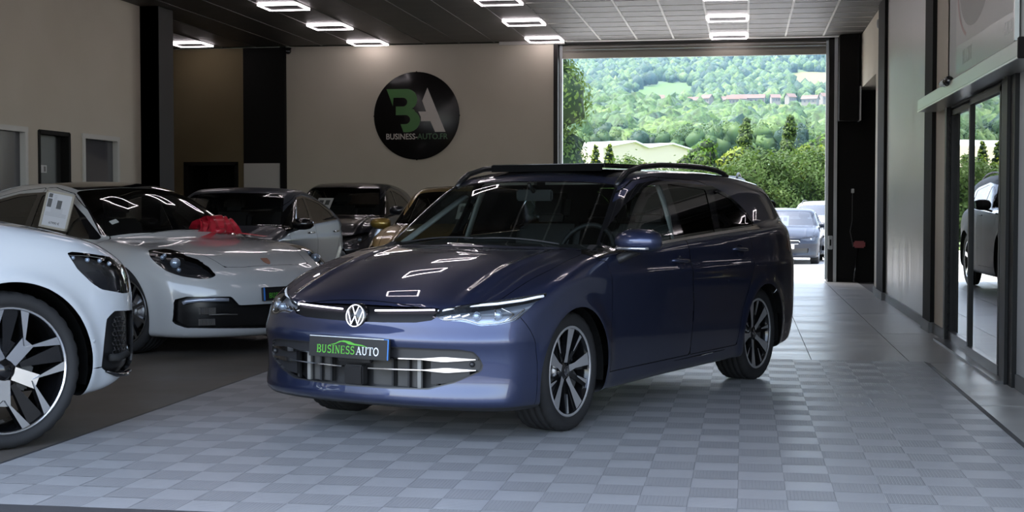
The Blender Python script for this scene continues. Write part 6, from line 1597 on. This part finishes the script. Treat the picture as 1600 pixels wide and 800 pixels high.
for k, (x, y, w, d, a) in enumerate(HS):
    w, d, y = w * .72, d * .8, y + (0, 45, -30, 70, 15, -45)[k % 6]
    t = thing('village_house', 'small pale red-roofed house, %s from the left in the hillside village' % nth(k + 1), 'house', (x, y, float(terrain(x, y)) + .6), a, 'houses of the hillside village'); hh = 5.5
    mb = MB(); mb.box((-w / 2, -d / 2, -3), (w / 2, d / 2, hh)); mb.prism([(-d / 2, hh), (d / 2, hh), (0, hh + 2.2)], 'x', -w / 2, w / 2); mb.build('wall', m_wall, t)
    for s in (-1, 1):
        mb = MB(); mb.add([(-w / 2 - .6, s * (d / 2 + .7), hh - .5), (w / 2 + .6, s * (d / 2 + .7), hh - .5), (w / 2 + .6, 0, hh + 2.5), (-w / 2 - .6, 0, hh + 2.5)], [(0, 1, 2, 3) if s < 0 else (3, 2, 1, 0)]); mb.build('roof_slope', m_tile_r, t)
    for i in range(3):
        mb = MB(); mb.box((-w * .33 + i * w * .28, -d / 2 - .05, 2.6), (-w * .33 + i * w * .28 + 1.2, -d / 2, 4.1)); mb.build('window', m_win, t)
# --- the pale warehouse with two gables
wh = thing('warehouse', 'cream warehouse with two white low-pitched gable roofs beyond the hedge', 'building', (0, 130, 0))
m_cr = mat('warehouse_cream', (.52, .45, .345), .8); m_rw = mat('warehouse_roof', (.78, .80, .82), .5)
GW = [(0, -1), (13.9, -1), (13.9, 6.55), (10.4, 7.04), (6.6, 6.56), (4.46, 7.06), (0, 6.4)]
RD = Vector((-.85, .53, 0)); GD = Vector((.53, .85, 0)); A0 = Vector((-12.4, -5, 0))
def wpt(s, z, r): return A0 + GD * s + RD * r + Vector((0, 0, z))
mb = MB(); n = len(GW); mb.add([wpt(s, z, 0) for s, z in GW] + [wpt(s, z, 34) for s, z in GW], [tuple(range(n)), tuple(range(2 * n - 1, n - 1, -1))] + [(i, (i + 1) % n, (i + 1) % n + n, i + n) for i in range(n)]); mb.build('gable_wall', m_cr, wh)
for (s0, z0), (s1, z1) in zip(GW[2:-1], GW[3:]):
    mb = MB(); mb.add([wpt(s, z + dz, r) for s, z in ((s0, z0), (s1, z1)) for dz in (0, .12) for r in (-.3, 34)], [(0, 1, 5, 4), (2, 6, 7, 3), (0, 4, 6, 2), (1, 3, 7, 5), (0, 2, 3, 1), (4, 5, 7, 6)]); mb.build('roof_slope', m_rw, wh)
# --- hedge and garden trees
lm1 = leafmat('hedge_leaf', (.022, .052, .010), (.060, .105, .020), 1.2); lm2 = leafmat('bright_leaf', (.11, .165, .020), (.20, .245, .035), .8); lm3 = leafmat('tree_leaf', (.035, .080, .018), (.095, .145, .032), .9); lm4 = leafmat('bush_leaf', (.045, .105, .012), (.085, .165, .02), .8)
rg = np.random.default_rng(21); hg = thing('hedge', 'long clipped green hedge behind the parked cars of the yard', 'hedge', (0, 53, -.1))
n = 46000; hx = -26 + 34 * rg.random(n); topz = 2.55 + .45 * np.clip((hx + 2) / 2, 0, 1) + .18 * np.sin(hx * 1.1) + .15 * np.sin(hx * 2.7 + 1); zz = topz * rg.random(n) ** .8
pf = np.stack([hx, -.6 + .35 * np.sin(hx * 3 + zz * 4) + .30 * rg.normal(size=n), zz], 1); V1, F1 = leaf_cloud(rg, pf, np.tile([0, -1, .35], (n, 1)), .062, .8)
n2 = 14000; hx2 = -26 + 34 * rg.random(n2); t2 = 2.55 + .45 * np.clip((hx2 + 2) / 2, 0, 1) + .18 * np.sin(hx2 * 1.1) + .15 * np.sin(hx2 * 2.7 + 1)
pt = np.stack([hx2, -.6 + 1.8 * rg.random(n2), t2 + .18 * rg.normal(size=n2)], 1); V2, F2 = leaf_cloud(rg, pt, np.tile([0, -.2, 1], (n2, 1)), .075, .8)
link(bpy.data.objects.new('foliage', raw_mesh('foliage', np.concatenate([V1, V2]), np.concatenate([F1, F2 + len(V1)]), lm1)), hg)
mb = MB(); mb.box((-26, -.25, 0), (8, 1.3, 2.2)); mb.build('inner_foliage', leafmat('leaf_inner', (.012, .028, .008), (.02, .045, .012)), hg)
leafy_tree('broadleaf_tree', 'tall leafy tree at the left edge of the rear opening', 'tree', (-6.55, 41, -.3), 8.4, 2.75, 26000, .062, lm3, 31, trunk=.12)
leafy_tree('broadleaf_tree', 'big dense tree farther left in the yard, seen only mirrored in the glass door', 'tree', (-11.5, 43, -.3), 9.0, 3.2, 11000, .11, lm3, 32, trunk=.12)
leafy_tree('pointed_tree', 'slender pointed tree left of two behind the hedge', 'tree', (.05, 56, 0), 4.75, .95, 6500, .06, lm3, 33, trunk=.08, shape='cone')
leafy_tree('pointed_tree', 'slender pointed tree right of two behind the hedge', 'tree', (1.75, 56, 0), 4.85, .85, 6000, .06, lm3, 34, trunk=.08, shape='cone')
leafy_tree('round_bush', 'bright green round bush behind the hedge, right of the warehouse', 'bush', (-1.4, 55.5, 0), 3.9, 1.25, 4600, .075, lm4, 35, trunk=.05)
leafy_tree('round_bush', 'tall green bush behind the hedge beside the right door jamb', 'bush', (3.0, 55.5, 0), 4.0, 1.3, 4600, .08, lm4, 36, trunk=.05)
for k, x in enumerate((-6.4, -5.75, -5.2, -4.5, -3.8)):
    leafy_tree('sapling', ('yellow-green sapling in front of the warehouse, %s from the left' % ('first', 'second', 'third', 'fourth', 'fifth')[k]), 'sapling', (x, 55, 0), (3.35, 3.7, 3.75, 3.2, 2.95)[k], .55, 1500, .075, lm2, 40 + k, 'saplings before the warehouse', trunk=.05, shape='cone')
for k, x in enumerate((-1.9, -.45, .95, 2.5)):
    leafy_tree('leafy_shrub', ('pale leafy shrub rising above the hedge, %s from the left' % ('first', 'second', 'third', 'fourth')[k]), 'shrub', (x, 54.2, 0), (3.1, 3.3, 3.2, 3.4)[k], .95, 2600, .08, lm2 if k % 2 else lm3, 60 + k, 'pale shrubs above the hedge', trunk=.05)

# --- cars in the yard
def recolour(root, old, new):
    for o in [root] + list(root.children) + [g for c in root.children for g in c.children]:
        for s in getattr(o, 'material_slots', []):
            if s.material == old: s.link = 'OBJECT'; s.material = new
def yard_cars():
    white = paint('paint_yard_white', (.75, .76, .78), None, .3, 0.0); nv = mat('paint_yard_navy', (.010, .014, .024), .3, 0, .2, .25); silver = mat('paint_dark_suv', (.013, .013, .015), .5, 0, 0, .15); red = paint('paint_yard_red', (.25, .02, .02), None, .3, .2)
    scr = glassy('yard_screen', (.25, .30, .34), 1.5, 0, 2.0)
    P = stretch(CITY, 1.0, 1.0, 1.01)
    r, B = generic_car(hero_like(P, name='parked_hatchback', label='dark navy hatchback facing the opening in the sunlit yard, sheet in windscreen', at=(1.08, 37.6, R(-95)), z=-.30, paint=nv, h=.04, glass=scr))
    q = B.on_front([(0, .60)], .012); mb = MB(); mb.tube([(a[0], a[1], a[2]) for a in B.on_front([(abs(y), .615 - .04 * (abs(y) > .36)) for y in (.40, .36, .2, 0)], .004)], .012, 6)
    mb.tube([(a[0], -a[1], a[2]) for a in B.on_front([(abs(y), .615 - .04 * (abs(y) > .36)) for y in (.40, .36, .2, 0)], .004)], .012, 6); mb.tube(B.on_front([(.36, .53), (.2, .525), (0, .525)], .004), .010, 6); mb.build('grille_chrome', mat('chrome', (.75, .75, .76), .12, 1.0), r)
    mb = MB(); mb.box((q[0][0] - .01, -.05, .55), (q[0][0] + .012, .05, .62), bev=.01); mb.build('grille_emblem', mat('chrome', (.75, .75, .76), .12, 1.0), r)
    pl, Mp = car_plate(r, B, 0, .46, 1, False, m=mat('plate_pale', (.7, .7, .68), .5))  # plate face in one plain off-white
    text_obj('plate_text', 'FJ-118-FT', .085, mat('print_dark', (.04, .04, .04), .7), pl, Mp @ Matrix.Translation((0, 0, .001)), .0005)
    paper_in_screen(B, (1.08, 37.6, R(-95)), -.50, -.12, .32, .42, 'white price sheet behind the windscreen of the navy hatchback in the yard', zg=-.30)
    a, _ = generic_car(hero_like(P, name='parked_hatchback', label='white hatchback parked just right of the navy one in the yard', at=(2.95, 39.6, R(-128)), z=-.30, paint=white, h=.05, glass=scr))
    dup(a, (.85, 46.0, -.30), R(-105), label='pale silver hatchback parked behind the navy hatchback, left of it')
    sv = dict(P=SUV, lamps=[('side', [(.303, .985), (.43, .972), (.62, .944), (.69, .90), (.75, .90), (.75, .75), (.668, .750), (.51, .780), (.455, .812), (.366, .89)])], holes=[('front_grille', 'front', [(-.1, .88), (.50, .88), (.58, .80), (.52, .48), (-.1, .44)], m_grille, .03)],
        hood=[(.88, -.1), (.86, .40), (.66, .80), (.2, .86), (-.35, .84), (-.52, .74), (-.50, .4), (-.46, -.1)], ws=[(-.55, -.1), (-.58, .4), (-.68, .74), (-.76, .76), (-1.42, .60), (-1.36, .3), (-1.33, -.1)],
        dlo=[(-.42, 1.10), (-1.3, 1.125), (-2.6, 1.165), (-3.3, 1.20), (-3.1, 1.33), (-2.6, 1.48), (-1.9, 1.545), (-1.5, 1.51), (-1.0, 1.32)], wins=[[(-.75, 1.13), (-1.62, 1.15), (-1.66, 1.49), (-1.5, 1.475), (-1.08, 1.30)], [(-1.75, 1.155), (-2.55, 1.185), (-2.6, 1.44), (-1.9, 1.515), (-1.78, 1.505)]],
        doors=[[(-.50, .35), (-.49, 1.05), (-.36, 1.08), (-1.0, 1.36), (-1.5, 1.56), (-1.70, 1.58), (-1.71, .35)]], mirror=(-.75, 1.08, 1.22, 1.0), K=dict(R=.395, w=.28, rim=.28, n=48, dark=m_rdark, face=m_face, spokes=five_spokes), h=.05, arch=.44, glass=scr, rails=((-1.5, -3.3), .58))
    w, _ = generic_car(dict(sv, name='parked_suv', label='white SUV facing the opening, behind the navy hatchback in the yard', at=(2.15, 45.3, R(-100)), z=-.30, paint=white))
    b = dup(w, (-.74, 19.8, FZ), R(-92.8), label='dark SUV with roof rails standing in the rear opening, behind the estate car'); b.name = 'suv'; b.scale = (.92, .95, 1.01); recolour(b, white, silver)
    dup(w, (-.1, 49.0, -.30), R(-75), label='white SUV in the last row by the hedge, left of its row')
    c = dup(a, (1.3, 50.3, -.30), R(-60), label='red hatchback in the last row by the hedge, between white cars'); recolour(c, white, red)
    c = dup(a, (3.9, 50.0, -.30), R(-95), label='white hatchback in the last row by the hedge, at its right end')
# --- thin summer haze over the valley
hz = bpy.data.materials.new('haze'); hz.use_nodes = True; N_, L_ = nodes_of(hz); N_.remove(N_['Principled BSDF'])
vs = N_.new('ShaderNodeVolumeScatter'); vs.inputs['Color'].default_value = (.42, .72, 1.0, 1); vs.inputs['Density'].default_value = .00010; vs.inputs['Anisotropy'].default_value = .3
L_.new(vs.outputs[0], N_['Material Output'].inputs['Volume'])
mb = MB(); mb.box((-1100, 220, -20), (520, 3500, 700)); hzo = mb.build('valley_haze', hz); hzo['kind'] = 'stuff'; hzo['label'] = 'thin blue haze over the hillside'; hzo['category'] = 'haze'

# ------------------------------------------------------------------ put it together
hero_car()
parked_inside()
yard_cars()
